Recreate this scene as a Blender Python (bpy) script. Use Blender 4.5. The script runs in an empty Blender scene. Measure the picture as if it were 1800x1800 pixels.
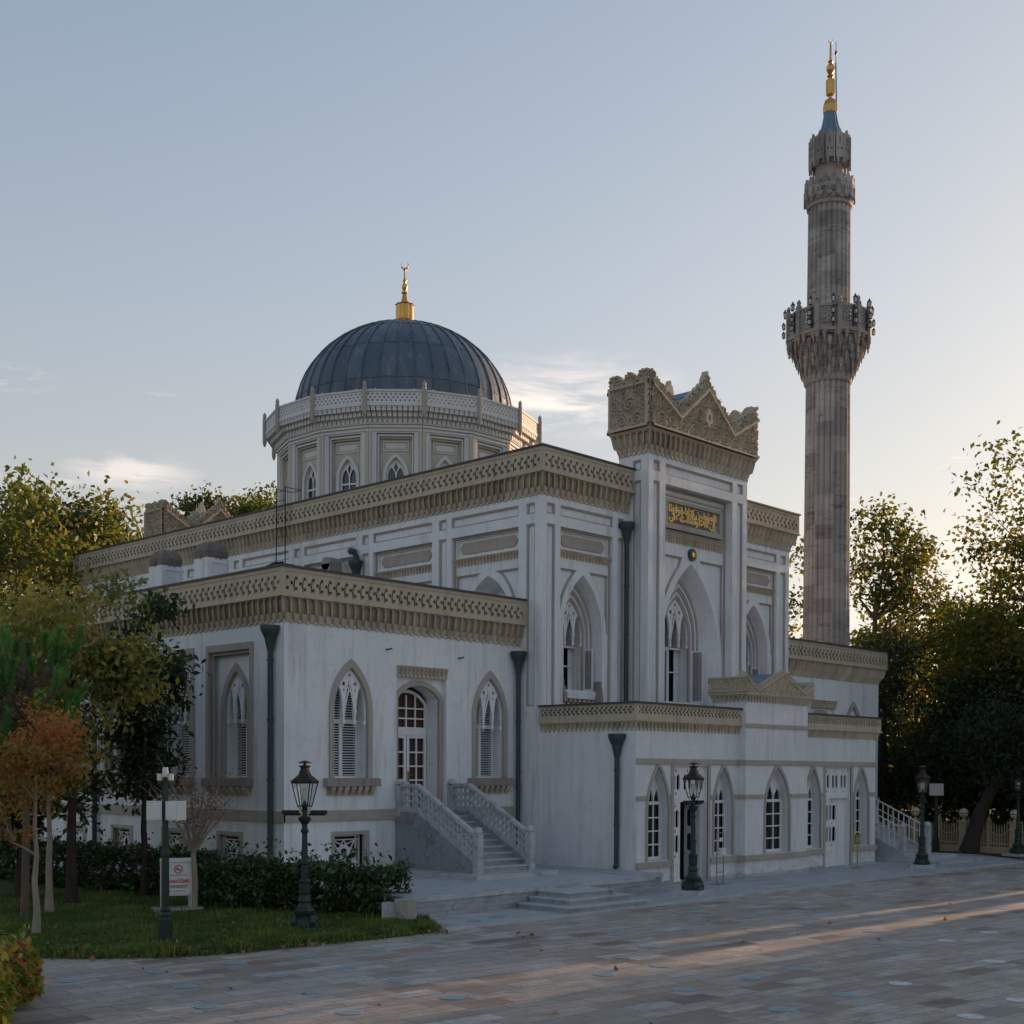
import bpy, math, random
import numpy as np
from mathutils import Vector, Matrix
from mathutils.geometry import tessellate_polygon
random.seed(7); rng = np.random.default_rng(7)
S = bpy.context.scene; COL = S.collection
PI = math.pi; cos = math.cos; sin = math.sin
# ------------------------------------------------------------------ materials
def newmat(n):
    m = bpy.data.materials.new(n); m.use_nodes = True
    nt = m.node_tree; nt.nodes.clear(); return m, nt
class NB:
    def __init__(s, nt): s.nt = nt
    def n(s, t, **k):
        x = s.nt.nodes.new(t)
        ins = k.pop('ins', {})
        for a, b in k.items(): setattr(x, a, b)
        for a, b in ins.items(): s.set(x.inputs[a], b)
        return x
    def set(s, i, v):
        if hasattr(v, 'is_output'): s.nt.links.new(v, i)
        elif hasattr(v, 'outputs'): s.nt.links.new(v.outputs[0], i)
        else: i.default_value = v
    def noise(s, co, scale, detail=4, rough=.55, dist=0):
        return s.n('ShaderNodeTexNoise', ins={'Vector': co, 'Scale': scale, 'Detail': detail, 'Roughness': rough, 'Distortion': dist}).outputs['Fac']
    def ramp(s, fac, stops):
        r = s.n('ShaderNodeValToRGB', ins={'Fac': fac}); e = r.color_ramp.elements
        while len(e) < len(stops): e.new(.5)
        for i, (p, c) in enumerate(stops):
            e[i].position = p; e[i].color = (c if len(c) == 4 else (*c, 1)) if not isinstance(c, (int, float)) else (c, c, c, 1)
        return r.outputs['Color']
    def mix(s, f, a, b, mode='MIX'):
        m = s.n('ShaderNodeMix', data_type='RGBA', blend_type=mode)
        s.set(m.inputs[0], f); s.set(m.inputs[6], a); s.set(m.inputs[7], b); return m.outputs[2]
    def math(s, op, a, b=0.):
        m = s.n('ShaderNodeMath', operation=op); s.set(m.inputs[0], a); s.set(m.inputs[1], b); return m.outputs[0]
    def mapr(s, v, a, b, c, d):
        return s.n('ShaderNodeMapRange', ins={0: v, 1: a, 2: b, 3: c, 4: d}).outputs[0]
    def scalevec(s, co, v):
        return s.n('ShaderNodeMapping', ins={'Vector': co, 'Scale': v}).outputs[0]
    def out(s, sh):
        o = s.n('ShaderNodeOutputMaterial'); s.nt.links.new(sh, o.inputs['Surface'])
    def bsdf(s, col, rough=.8, metal=0., bump=None, bs=.3, bd=.02, spec=.3):
        p = s.n('ShaderNodeBsdfPrincipled', ins={'Base Color': col, 'Roughness': rough, 'Metallic': metal, 'Specular IOR Level': spec})
        if bump is not None:
            b = s.n('ShaderNodeBump', ins={'Height': bump, 'Strength': bs, 'Distance': bd}); s.nt.links.new(b.outputs[0], p.inputs['Normal'])
        return p
def c4(c): return (*c, 1.)
def mat_stain(name, c0, c1, stain, amt=.5, scale=1., rough=.85, bumps=.25, metal=0., streak=True, var=0., plaster=False):
    m, nt = newmat(name); b = NB(nt)
    pos = b.n('ShaderNodeNewGeometry').outputs['Position']
    n1 = b.noise(pos, .7*scale, 6, .6); n2 = b.noise(pos, 9*scale, 5, .6)
    col = b.mix(b.mapr(n1, .3, .7, 0, 1), c4(c0), c4(c1))
    col = b.mix(b.mapr(n2, .35, .75, 0, .35), col, c4([x*.78 for x in c0]))
    if streak:
        sv = b.scalevec(pos, (2.2*scale, 2.2*scale, .22*scale))
        n3 = b.noise(sv, 1.6, 6, .65)
        col = b.mix(b.mapr(n3, .52, .75, 0, amt), col, c4(stain))
    else:
        n3 = b.noise(pos, 1.7*scale, 6, .65)
        col = b.mix(b.mapr(n3, .5, .72, 0, amt), col, c4(stain))
    if plaster:      # patched render: trowel patches, hairline cracks, rain runs
        n4 = b.noise(b.scalevec(pos, (1.,1.,.8)), 1.05, 5, .6, 1.5); col = b.mix(b.mapr(n4, .50, .56, 0, .16), col, c4([x*.72 for x in c0]))
        n6 = b.noise(b.scalevec(pos, (7.,7.,.30)), 1., 4, .6); n7 = b.noise(pos, .45, 3)
        col = b.mix(b.math('MULTIPLY', b.mapr(n6, .56, .74, 0, .52), b.mapr(n7, .46, .62, 0, 1)), col, c4(stain))
        zc = b.n('ShaderNodeSeparateXYZ', ins={0: pos}).outputs[2]; col = b.mix(b.math('MULTIPLY', b.mapr(zc, .1, .9, .4, 0), b.mapr(b.noise(b.scalevec(pos, (1,1,2.2)), 2.2, 6, .65), .42, .62, 0, 1)), col, (.25,.235,.21,1))
        wv = b.n('ShaderNodeVectorMath', operation='ADD', ins={0: pos, 1: b.n('ShaderNodeTexNoise', ins={'Vector': pos, 'Scale': 2.5, 'Detail': 4}).outputs['Color']}).outputs[0]
        vo = b.n('ShaderNodeTexVoronoi', feature='DISTANCE_TO_EDGE', ins={'Vector': wv, 'Scale': .42}).outputs['Distance']
        col = b.mix(b.math('MULTIPLY', b.mapr(vo, .0, .006, .5, 0), b.mapr(n7, .45, .55, 0, 1)), col, c4([x*.5 for x in c0]))
    if var:
        at = b.n('ShaderNodeAttribute', attribute_name='var').outputs['Fac']
        col = b.mix(1., col, b.ramp(at, [(0, 1-var), (1, 1+var*.6)]), 'MULTIPLY')
    b.out(b.bsdf(col, rough, metal, n2, bumps, .02).outputs[0]); return m
M = {}
M['plaster'] = mat_stain('white_plaster', (.78,.80,.82), (.70,.72,.745), (.36,.35,.34), .62, .8, plaster=True)
M['plaster2'] = mat_stain('annex_plaster', (.74,.75,.765), (.66,.67,.685), (.36,.35,.335), .5, .8, plaster=True)
M['stone'] = mat_stain('beige_stone', (.56,.485,.37), (.47,.405,.305), (.19,.165,.135), .55, 1.2, var=.2)
M['trim'] = mat_stain('grey_beige_trim', (.44,.405,.35), (.37,.335,.29), (.2,.18,.15), .45, 1.2)
M['dirty'] = mat_stain('weathered_sill_stone', (.36,.32,.29), (.27,.23,.21), (.13,.10,.09), .7, 2.)
M['paint'] = mat_stain('white_paint', (.80,.81,.82), (.74,.75,.75), (.45,.44,.42), .25, 2., .55, .08)
M['drumw'] = mat_stain('drum_white', (.70,.70,.69), (.63,.63,.62), (.4,.39,.36), .3, 1.2, .8, .15)
M['drumb'] = mat_stain('drum_beige', (.55,.52,.44), (.50,.47,.39), (.36,.34,.29), .3, 1.2, .8, .15)
M['minst'] = mat_stain('minaret_stone', (.43,.40,.37), (.33,.31,.285), (.14,.125,.115), .5, .8, var=.42)
nt = M['minst'].node_tree; b = NB(nt); pb = [n for n in nt.nodes if n.type == 'BSDF_PRINCIPLED'][0]; src = pb.inputs['Base Color'].links[0].from_socket
pos = b.n('ShaderNodeNewGeometry').outputs['Position']; n1 = b.noise(b.scalevec(pos, (.9,.9,3.2)), 1.7, 8, .78, .2); n2 = b.noise(b.scalevec(pos, (.7,.7,.22)), .9, 3)
nt.links.new(b.mix(b.math('MULTIPLY', b.mapr(n1, .52, .64, 0, .85), b.mapr(n2, .38, .52, 0, 1)), src, (.06,.055,.055,1)), pb.inputs['Base Color'])
M['lead'] = mat_stain('lead_sheet', (.12,.15,.185), (.085,.11,.14), (.25,.28,.31), .55, 1.3, .42, .3, .3, var=.24)
M['copper'] = mat_stain('blue_lead_roof', (.17,.25,.34), (.13,.20,.28), (.22,.29,.36), .4, 2., .5, .1, .2)
M['coping'] = mat_stain('dark_coping', (.06,.065,.075), (.045,.05,.06), (.11,.11,.11), .4, 2., .5, .1)
M['roof'] = mat_stain('grey_roof', (.16,.17,.18), (.12,.125,.13), (.2,.2,.2), .4, .8)
M['pipe'] = mat_stain('green_iron', (.05,.075,.08), (.035,.055,.06), (.09,.1,.1), .4, 3., .5, .1)
M['iron'] = mat_stain('dark_green_cast_iron', (.022,.045,.038), (.016,.03,.028), (.05,.055,.05), .35, 5., .4, .2)
M['rust'] = mat_stain('brown_copper', (.055,.035,.03), (.035,.024,.022), (.09,.07,.065), .5, 6., .5, .2, .4)
M['gold'] = mat_stain('gold_leaf', (.72,.41,.12), (.60,.32,.09), (.4,.23,.07), .35, 4., .33, .1, 1.)
M['goldp'] = mat_stain('gilded_lettering', (.95,.66,.22), (.85,.56,.16), (.6,.38,.12), .2, 4., .45, .1, .15)
M['black'] = mat_stain('black_paint', (.02,.02,.022), (.014,.014,.016), (.05,.05,.05), .3, 4., .5, .05)
M['white'] = mat_stain('white_plastic', (.70,.70,.68), (.62,.62,.6), (.5,.49,.46), .25, 3., .5, .05)
M['steel'] = mat_stain('steel_sheet', (.30,.29,.27), (.24,.23,.21), (.14,.12,.10), .5, 3., .45, .08, .5)
M['brass'] = mat_stain('brass', (.42,.29,.10), (.34,.23,.08), (.2,.13,.05), .3, 5., .4, .05, .6)
M['fence'] = mat_stain('cream_fence_paint', (.46,.38,.25), (.38,.31,.2), (.25,.19,.12), .4, 3., .6, .1)
M['soot'] = mat_stain('sooty_stone', (.24,.205,.18), (.15,.13,.115), (.06,.052,.045), .7, 3., .95, .6)
M['slat'] = mat_stain('grey_brown_slat_paint', (.44,.42,.40), (.37,.35,.335), (.24,.22,.2), .4, 3., .7, .1)  # greyer and darker than the white shutter frames
M['concrete'] = mat_stain('rough_concrete', (.40,.38,.35), (.33,.31,.285), (.2,.19,.17), .5, 4., .9, .5)
M['red'] = mat_stain('red_print', (.55,.03,.03), (.5,.025,.03), (.4,.03,.03), .2, 4., .6, .02)
M['ink'] = mat_stain('dark_print', (.05,.05,.06), (.05,.05,.06), (.09,.09,.09), .2, 4., .6, .02)
M['inside'] = mat_stain('dark_interior', (.035,.028,.024), (.02,.018,.016), (.05,.03,.02), .4, .8, .9, .05)
M['curtain'] = mat_stain('brown_curtain', (.11,.06,.045), (.07,.04,.032), (.14,.08,.06), .4, 2., .9, .1)
M['bark'] = mat_stain('bark', (.16,.12,.09), (.10,.08,.06), (.06,.05,.04), .6, 4., .95, .8)
M['palebark'] = mat_stain('pale_smooth_bark', (.34,.28,.22), (.26,.21,.165), (.14,.11,.09), .5, 4., .9, .5)
M['darkbark'] = mat_stain('dark_bark', (.05,.04,.033), (.035,.028,.024), (.08,.07,.06), .5, 4., .95, .8)
def mat_glass(name, col, rough=.06):
    m, nt = newmat(name); b = NB(nt)
    b.out(b.bsdf(c4(col), rough, 0, spec=.5).outputs[0]); return m
M['glass'] = mat_glass('dark_window_glass', (.02,.018,.017), .04)
M['bglass'] = mat_glass('drum_window_glass', (.06,.08,.10), .15)
m, nt = newmat('lantern_glass'); b = NB(nt)
g = b.n('ShaderNodeBsdfGlossy', ins={'Color': (1,1,1,1), 'Roughness': .05}); t = b.n('ShaderNodeBsdfTransparent', ins={'Color': (.93,.95,.95,1)})
mx = b.n('ShaderNodeMixShader', ins={0: .12}); nt.links.new(t.outputs[0], mx.inputs[1]); nt.links.new(g.outputs[0], mx.inputs[2]); b.out(mx.outputs[0]); M['lglass'] = m
m, nt = newmat('globe_glass'); b = NB(nt)
p = b.bsdf((.62,.55,.42,1), .25); p.inputs['Transmission Weight'].default_value = .0; p.inputs['Subsurface Weight'].default_value = .35; p.inputs['Subsurface Radius'].default_value = (.2,.15,.1); b.out(p.outputs[0]); M['globe'] = m
# marble
def mat_marble(name, tile=None, k=1.):
    m, nt = newmat(name); b = NB(nt)
    pos = b.n('ShaderNodeNewGeometry').outputs['Position']
    n1 = b.noise(b.scalevec(pos, (.55,2.2,1.6)), 1.6, 8, .62, 1.2); n2 = b.noise(pos, 12, 4)
    col = b.ramp(n1, [(.28, (.20,.215,.235)), (.42, (.36,.38,.405)), (.6, (.47,.485,.505)), (.75, (.32,.335,.355))])
    col = b.mix(b.mapr(n2, .4, .8, 0, .3), col, (.33,.33,.33,1))
    bump = n2
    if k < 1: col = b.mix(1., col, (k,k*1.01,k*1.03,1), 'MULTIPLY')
    if tile:
        br = b.n('ShaderNodeTexBrick', offset=.5, ins={'Vector': pos, 'Color1': (1,1,1,1), 'Color2': (.82,.82,.82,1), 'Mortar': (.45,.45,.45,1), 'Scale': 1., 'Mortar Size': .008, 'Brick Width': tile[0], 'Row Height': tile[1]})
        col = b.mix(1., col, br.outputs['Color'], 'MULTIPLY')
    b.out(b.bsdf(col, .5, 0, bump, .1, .01, spec=.4).outputs[0]); return m
M['marble'] = mat_marble('grey_veined_marble'); M['marbleg'] = mat_marble('dark_grey_marble', None, .62); M['marble_shaded'] = mat_marble('shaded_grey_marble', None, .74); M['marblet'] = mat_marble('marble_slabs', (1.1,.62))  # the copy for risers and terrace front is darkened to paint in shade
# stone paving
m, nt = newmat('stone_paving'); b = NB(nt)
pos = b.n('ShaderNodeNewGeometry').outputs['Position']
wob = b.n('ShaderNodeTexNoise', ins={'Vector': pos, 'Scale': 5., 'Detail': 4}).outputs['Color']
wv = b.n('ShaderNodeVectorMath', operation='SCALE', ins={0: b.n('ShaderNodeVectorMath', operation='SUBTRACT', ins={0: wob, 1: (.5,.5,.5)}).outputs[0], 'Scale': .05}).outputs[0]
pos2 = b.n('ShaderNodeVectorMath', operation='ADD', ins={0: pos, 1: wv}).outputs[0]
rot = b.n('ShaderNodeMapping', ins={'Vector': pos2, 'Rotation': (0,0,math.radians(5.3))}).outputs[0]
def brick(co, w, h, c1, c2, mort, ms, bias=0.):
    return b.n('ShaderNodeTexBrick', offset=.37, ins={'Vector': co, 'Color1': c1, 'Color2': c2, 'Mortar': mort, 'Scale': 1., 'Mortar Size': ms, 'Bias': bias, 'Brick Width': w, 'Row Height': h})
br = brick(rot, .86, .42, (1,1,1,1), (0,0,0,1), (.42,.42,.42,1), .009)
fac = b.n('ShaderNodeSeparateColor', ins={0: br.outputs['Color']}).outputs[0]
tile = b.ramp(fac, [(0, (.13,.10,.078)), (.12, (.26,.212,.168)), (.3, (.365,.312,.256)), (.7, (.43,.378,.322)), (.9, (.49,.447,.40)), (1, (.55,.525,.495))])
n1 = b.noise(pos, .35, 6, .65); n2 = b.noise(b.scalevec(rot, (1.3,3.2,1)), 1.3, 7, .7); n3 = b.noise(pos, 22, 4, .6)
col = b.mix(b.mapr(n2, .40, .62, 0, .8), tile, (.22,.185,.15,1))
col = b.mix(b.mapr(n1, .42, .62, 0, .5), col, (.45,.425,.395,1))
col = b.mix(b.mapr(n3, .4, .75, 0, .5), col, (.17,.155,.14,1))
col = b.mix(b.math('MULTIPLY', br.outputs['Fac'], .8), col, (.10,.09,.08,1))
hgt = b.math('SUBTRACT', b.math('MULTIPLY', n3, .5), b.math('MULTIPLY', br.outputs['Fac'], .8))
b.out(b.bsdf(col, .72, 0, hgt, .45, .012, spec=.25).outputs[0]); M['paving'] = m
m, nt = newmat('soil_and_turf'); b = NB(nt)
pos = b.n('ShaderNodeNewGeometry').outputs['Position']
n1 = b.noise(pos, .8, 6, .6); n2 = b.noise(pos, 14, 5, .7)
col = b.mix(b.mapr(n1, .35, .65, 0, 1), (.035,.06,.015,1), (.06,.08,.02,1)); col = b.mix(b.mapr(n2, .45, .7, 0, .7), col, (.05,.04,.022,1))
b.out(b.bsdf(col, 1., 0, n2, .8, .05).outputs[0]); M['turf'] = m
# foliage: per-leaf random attribute through a ramp, thin translucency
def mat_leaf(name, stops, trans=.45, rough=.5):
    m, nt = newmat(name); b = NB(nt)
    at = b.n('ShaderNodeAttribute', attribute_name='var').outputs['Fac']
    col = b.ramp(at, stops)
    p = b.bsdf(col, rough, 0, spec=.25)
    tcol = b.mix(1., col, (1.5,1.35,.7,1), 'MULTIPLY')
    t = b.n('ShaderNodeBsdfTranslucent', ins={'Color': tcol})
    mx = b.n('ShaderNodeMixShader', ins={0: trans}); nt.links.new(p.outputs[0], mx.inputs[1]); nt.links.new(t.outputs[0], mx.inputs[2])
    b.out(mx.outputs[0]); return m
M['leaf_plane'] = mat_leaf('plane_leaves', [(0,(.04,.06,.016)),(.5,(.085,.11,.022)),(.8,(.14,.14,.03)),(.94,(.20,.16,.03)),(1,(.24,.14,.03))])
M['leaf_gold'] = mat_leaf('golden_plane_leaves', [(0,(.05,.075,.022)),(.5,(.085,.12,.03)),(.8,(.13,.14,.034)),(1,(.19,.145,.038))])
M['leaf_chest'] = mat_leaf('yellowing_broad_leaves', [(0,(.06,.10,.035)),(.35,(.15,.185,.055)),(.62,(.28,.26,.075)),(.85,(.42,.32,.10)),(1,(.5,.3,.08))])
M['leaf_dark'] = mat_leaf('dark_green_leaves', [(0,(.022,.046,.022)),(.6,(.045,.082,.036)),(1,(.09,.13,.055))], .3)
M['leaf_red'] = mat_leaf('red_autumn_leaves', [(0,(.10,.11,.03)),(.3,(.25,.18,.05)),(.62,(.36,.16,.055)),(1,(.42,.12,.065))])
M['leaf_rust'] = mat_leaf('rusty_twig_leaves', [(0,(.14,.07,.045)),(1,(.24,.11,.06))])
M['leaf_hedge'] = mat_leaf('glossy_hedge_leaves', [(0,(.024,.046,.022)),(.6,(.05,.09,.036)),(1,(.12,.17,.065))], .2, .35)
M['leaf_phot'] = mat_leaf('photinia_leaves', [(0,(.09,.14,.035)),(.55,(.24,.29,.06)),(.8,(.45,.36,.07)),(.93,(.5,.18,.05)),(1,(.5,.07,.05))], .4, .35)
M['needle'] = mat_leaf('pine_needles', [(0,(.06,.14,.045)),(.6,(.12,.27,.085)),(1,(.20,.38,.14))], .4)
M['needle2'] = mat_leaf('dark_conifer_needles', [(0,(.014,.028,.014)),(.7,(.028,.052,.024)),(1,(.055,.085,.035))], .25)
M['grass'] = mat_leaf('grass_blades', [(0,(.06,.105,.028)),(.6,(.115,.18,.05)),(.88,(.21,.25,.08)),(1,(.32,.26,.12))], .35)
M['litter'] = mat_leaf('fallen_leaves', [(0,(.14,.07,.03)),(.6,(.24,.13,.05)),(1,(.30,.2,.1))], .1)
def mat_sticker(name, rim, mid):
    m, nt = newmat(name); b = NB(nt)
    pos = b.n('ShaderNodeNewGeometry').outputs['Position']
    n = b.noise(pos, 9, 4, .7)
    oc = b.n('ShaderNodeTexCoord').outputs['Object']
    r = b.n('ShaderNodeVectorMath', operation='LENGTH', ins={0: oc}).outputs['Value']
    f = b.math('GREATER_THAN', r, .135)
    col = b.mix(f, c4(mid), c4(rim))
    col = b.mix(b.mapr(n, .42, .66, 0, .7), col, (.26,.245,.23,1))
    b.out(b.bsdf(col, .6).outputs[0]); return m
M['dot'] = mat_sticker('worn_blue_sticker', (.17,.40,.50), (.24,.28,.29)); M['dotw'] = mat_sticker('white_sticker', (.62,.63,.62), (.6,.6,.59))
# ------------------------------------------------------------------ mesh builder
def arch(cx, a, zs, za, n=10):
    """pointed arch from left spring over apex to right spring"""
    h = za-zs; c = (h*h-a*a)/(2*a); r = c+a
    t1 = math.atan2(h, c) if True else 0
    L = [(cx+c-r*cos(t1*i/n), zs+r*sin(t1*i/n)) for i in range(n+1)]
    return L + [(2*cx-x, z) for x, z in reversed(L[:-1])]
def seg_arch(cx, a, zs, za, n=12):
    h = za-zs; r = (a*a+h*h)/(2*h); t = math.asin(min(1, a/r))
    return [(cx+r*sin(-t+2*t*i/n), za-r+r*cos(-t+2*t*i/n)) for i in range(n+1)]
def arch_hole(cx, a, zb, zs, za, n=10): return [(cx-a, zb)] + arch(cx, a, zs, za, n) + [(cx+a, zb)]
def rect(u0, u1, v0, v1): return [(u0,v0),(u1,v0),(u1,v1),(u0,v1)]
def star(cx, cz, r, ri, n=6, ph=PI/2):
    return [(cx+(r if i%2==0 else ri)*cos(ph+PI*i/n), cz+(r if i%2==0 else ri)*sin(ph+PI*i/n)) for i in range(2*n)]
def circ(cx, cz, r, n=10, ph=0.): return [(cx+r*cos(2*PI*i/n+ph), cz+r*sin(2*PI*i/n+ph)) for i in range(n)]
class MB:
    """collects faces in facade space: x along the wall, y = depth into the wall, z up"""
    def __init__(s): s.v = []; s.f = []; s.a = []; s.m = []; s.var = .5; s.mi = 0
    def face(s, pts):
        k = len(s.v); s.v += [tuple(p) for p in pts]; s.f.append(tuple(range(k, k+len(pts)))); s.a.append(s.var); s.m.append(s.mi)
    def raw(s, vs, fs):
        k = len(s.v); s.v += [tuple(p) for p in vs]
        for f in fs: s.f.append(tuple(k+i for i in f)); s.a.append(s.var); s.m.append(s.mi)
    def box(s, x0, x1, y0, y1, z0, z1):
        v = [(x,y,z) for z in (z0,z1) for y in (y0,y1) for x in (x0,x1)]
        s.raw(v, [(0,2,3,1),(4,5,7,6),(0,1,5,4),(2,6,7,3),(0,4,6,2),(1,3,7,5)])
    def panel(s, outline, holes, y):
        ls = [[Vector((p[0], p[1], 0)) for p in outline]] + [[Vector((p[0], p[1], 0)) for p in h] for h in holes]
        tr = tessellate_polygon(ls); flat = [q for l in ls for q in l]
        s.raw([(q.x, y, q.y) for q in flat], tr)
    def rim(s, poly, y0, y1, closed=True):
        n = len(poly)
        for i in range(n if closed else n-1):
            a, b = poly[i], poly[(i+1) % n]
            s.face([(a[0],y0,a[1]),(b[0],y0,b[1]),(b[0],y1,b[1]),(a[0],y1,a[1])])
    def prism(s, poly, y0, y1, holes=()):
        s.panel(poly, holes, y0); s.panel(poly, holes, y1); s.rim(poly, y0, y1)
        for h in holes: s.rim(h, y0, y1)
    def ring(s, outer, inner, y0, y1):
        """band between two open outlines with equal counts, with its sides"""
        for i in range(len(outer)-1):
            a,b,c,d = outer[i], outer[i+1], inner[i+1], inner[i]
            s.face([(a[0],y0,a[1]),(b[0],y0,b[1]),(c[0],y0,c[1]),(d[0],y0,d[1])])
        s.rim(outer, y0, y1, False); s.rim(inner, y0, y1, False)
    def bar(s, p, q, w, y0, y1):
        p = Vector(p); q = Vector(q); d = (q-p); 
        if d.length < 1e-6: return
        n = Vector((-d.y, d.x)).normalized()*w*.5
        s.prism([(p+n)[:], (q+n)[:], (q-n)[:], (p-n)[:]], y0, y1)
    def tube(s, pts, rad, n=8, cap=True):
        pts = [Vector(p) for p in pts]; k0 = len(s.v); m = len(pts)
        if not hasattr(rad, '__len__'): rad = [rad]*m
        up = Vector((.13,.27,.95))
        for i, p in enumerate(pts):
            t = (pts[min(i+1,m-1)]-pts[max(i-1,0)])
            t = t.normalized() if t.length > 1e-9 else Vector((0,0,1))
            a = t.cross(up); a = a.normalized() if a.length > .05 else t.cross(Vector((1,0,0))).normalized()
            c = t.cross(a)
            for j in range(n):
                q = p + rad[i]*(cos(2*PI*j/n)*a + sin(2*PI*j/n)*c); s.v.append(q[:])
        for i in range(m-1):
            for j in range(n):
                s.f.append((k0+i*n+j, k0+i*n+(j+1)%n, k0+(i+1)*n+(j+1)%n, k0+(i+1)*n+j)); s.a.append(s.var); s.m.append(s.mi)
        if cap:
            for b in (k0, k0+(m-1)*n): s.f.append(tuple(range(b, b+n))); s.a.append(s.var); s.m.append(s.mi)
    def lathe(s, prof, c=(0,0,0), n=16, ph=0., mod=None, rvar=False):
        k0 = len(s.v)
        for r, z in prof:
            for j in range(n):
                t = 2*PI*j/n+ph; rr = r*(mod(t) if mod else 1)
                s.v.append((c[0]+rr*cos(t), c[1]+rr*sin(t), c[2]+z))
        for i in range(len(prof)-1):
            for j in range(n):
                s.f.append((k0+i*n+j, k0+i*n+(j+1)%n, k0+(i+1)*n+(j+1)%n, k0+(i+1)*n+j)); s.a.append(random.random() if rvar else s.var); s.m.append(s.mi)
        for b in (k0, k0+(len(prof)-1)*n): s.f.append(tuple(range(b, b+n))); s.a.append(s.var); s.m.append(s.mi)
    def build(s, name, mats, parent=None, loc=None, rz=0., smooth=False):
        me = bpy.data.meshes.new(name); me.from_pydata(s.v, [], s.f)
        for x in (mats if isinstance(mats, (list, tuple)) else [mats]): me.materials.append(M[x])
        at = me.attributes.new('var', 'FLOAT', 'FACE'); at.data.foreach_set('value', np.array(s.a, 'f'))
        me.polygons.foreach_set('material_index', np.array(s.m, 'i'))
        if smooth: me.polygons.foreach_set('use_smooth', np.ones(len(s.f), bool))
        me.update()
        return link(name, me, parent, loc, rz)
def link(name, me, parent=None, loc=None, rz=0.):
    o = bpy.data.objects.new(name, me); COL.objects.link(o)
    if parent is not None: o.parent = parent
    if parent is not None and parent.get('_shift'): o.matrix_parent_inverse = Matrix.Translation(-Vector(parent.location))
    if loc is not None: o.location = loc
    o.rotation_euler = (0,0,rz); return o
def tag(o, label=None, cat=None, group=None, kind=None):
    for k, v in (('label',label),('category',cat),('group',group),('kind',kind)):
        if v: o[k] = v
    return o
def empty(name, loc, label, cat, group=None, shift=False):
    o = bpy.data.objects.new(name, None); COL.objects.link(o); o.location = loc; o.empty_display_size = .3
    if shift: o['_shift'] = 1
    return tag(o, label, cat, group)
def kids(o): return [c for c in bpy.data.objects if c.parent == o]
def dup(o, parent=None, loc=None, rz=None, label=None, **kw):
    c = o.copy(); COL.objects.link(c)
    if parent is not None: c.parent = parent
    if loc is not None: c.location = loc
    if rz is not None: c.rotation_euler = (0,0,rz)
    if label: c['label'] = label
    for ch in kids(o): dup(ch, c)
    return c
def text_mesh(txt, size, extrude, align='CENTER', bold=0.):
    cu = bpy.data.curves.new('t', 'FONT'); cu.body = txt; cu.size = size; cu.extrude = extrude; cu.align_x = align; cu.align_y = 'CENTER'; cu.offset = bold
    o = bpy.data.objects.new('t', cu); COL.objects.link(o); bpy.context.view_layer.update()
    me = bpy.data.meshes.new_from_object(o.evaluated_get(bpy.context.evaluated_depsgraph_get()))
    bpy.data.objects.remove(o); vs = np.array([v.co[:] for v in me.vertices]); fs = [tuple(p.vertices) for p in me.polygons]
    bpy.data.meshes.remove(me); return vs, fs
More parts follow.
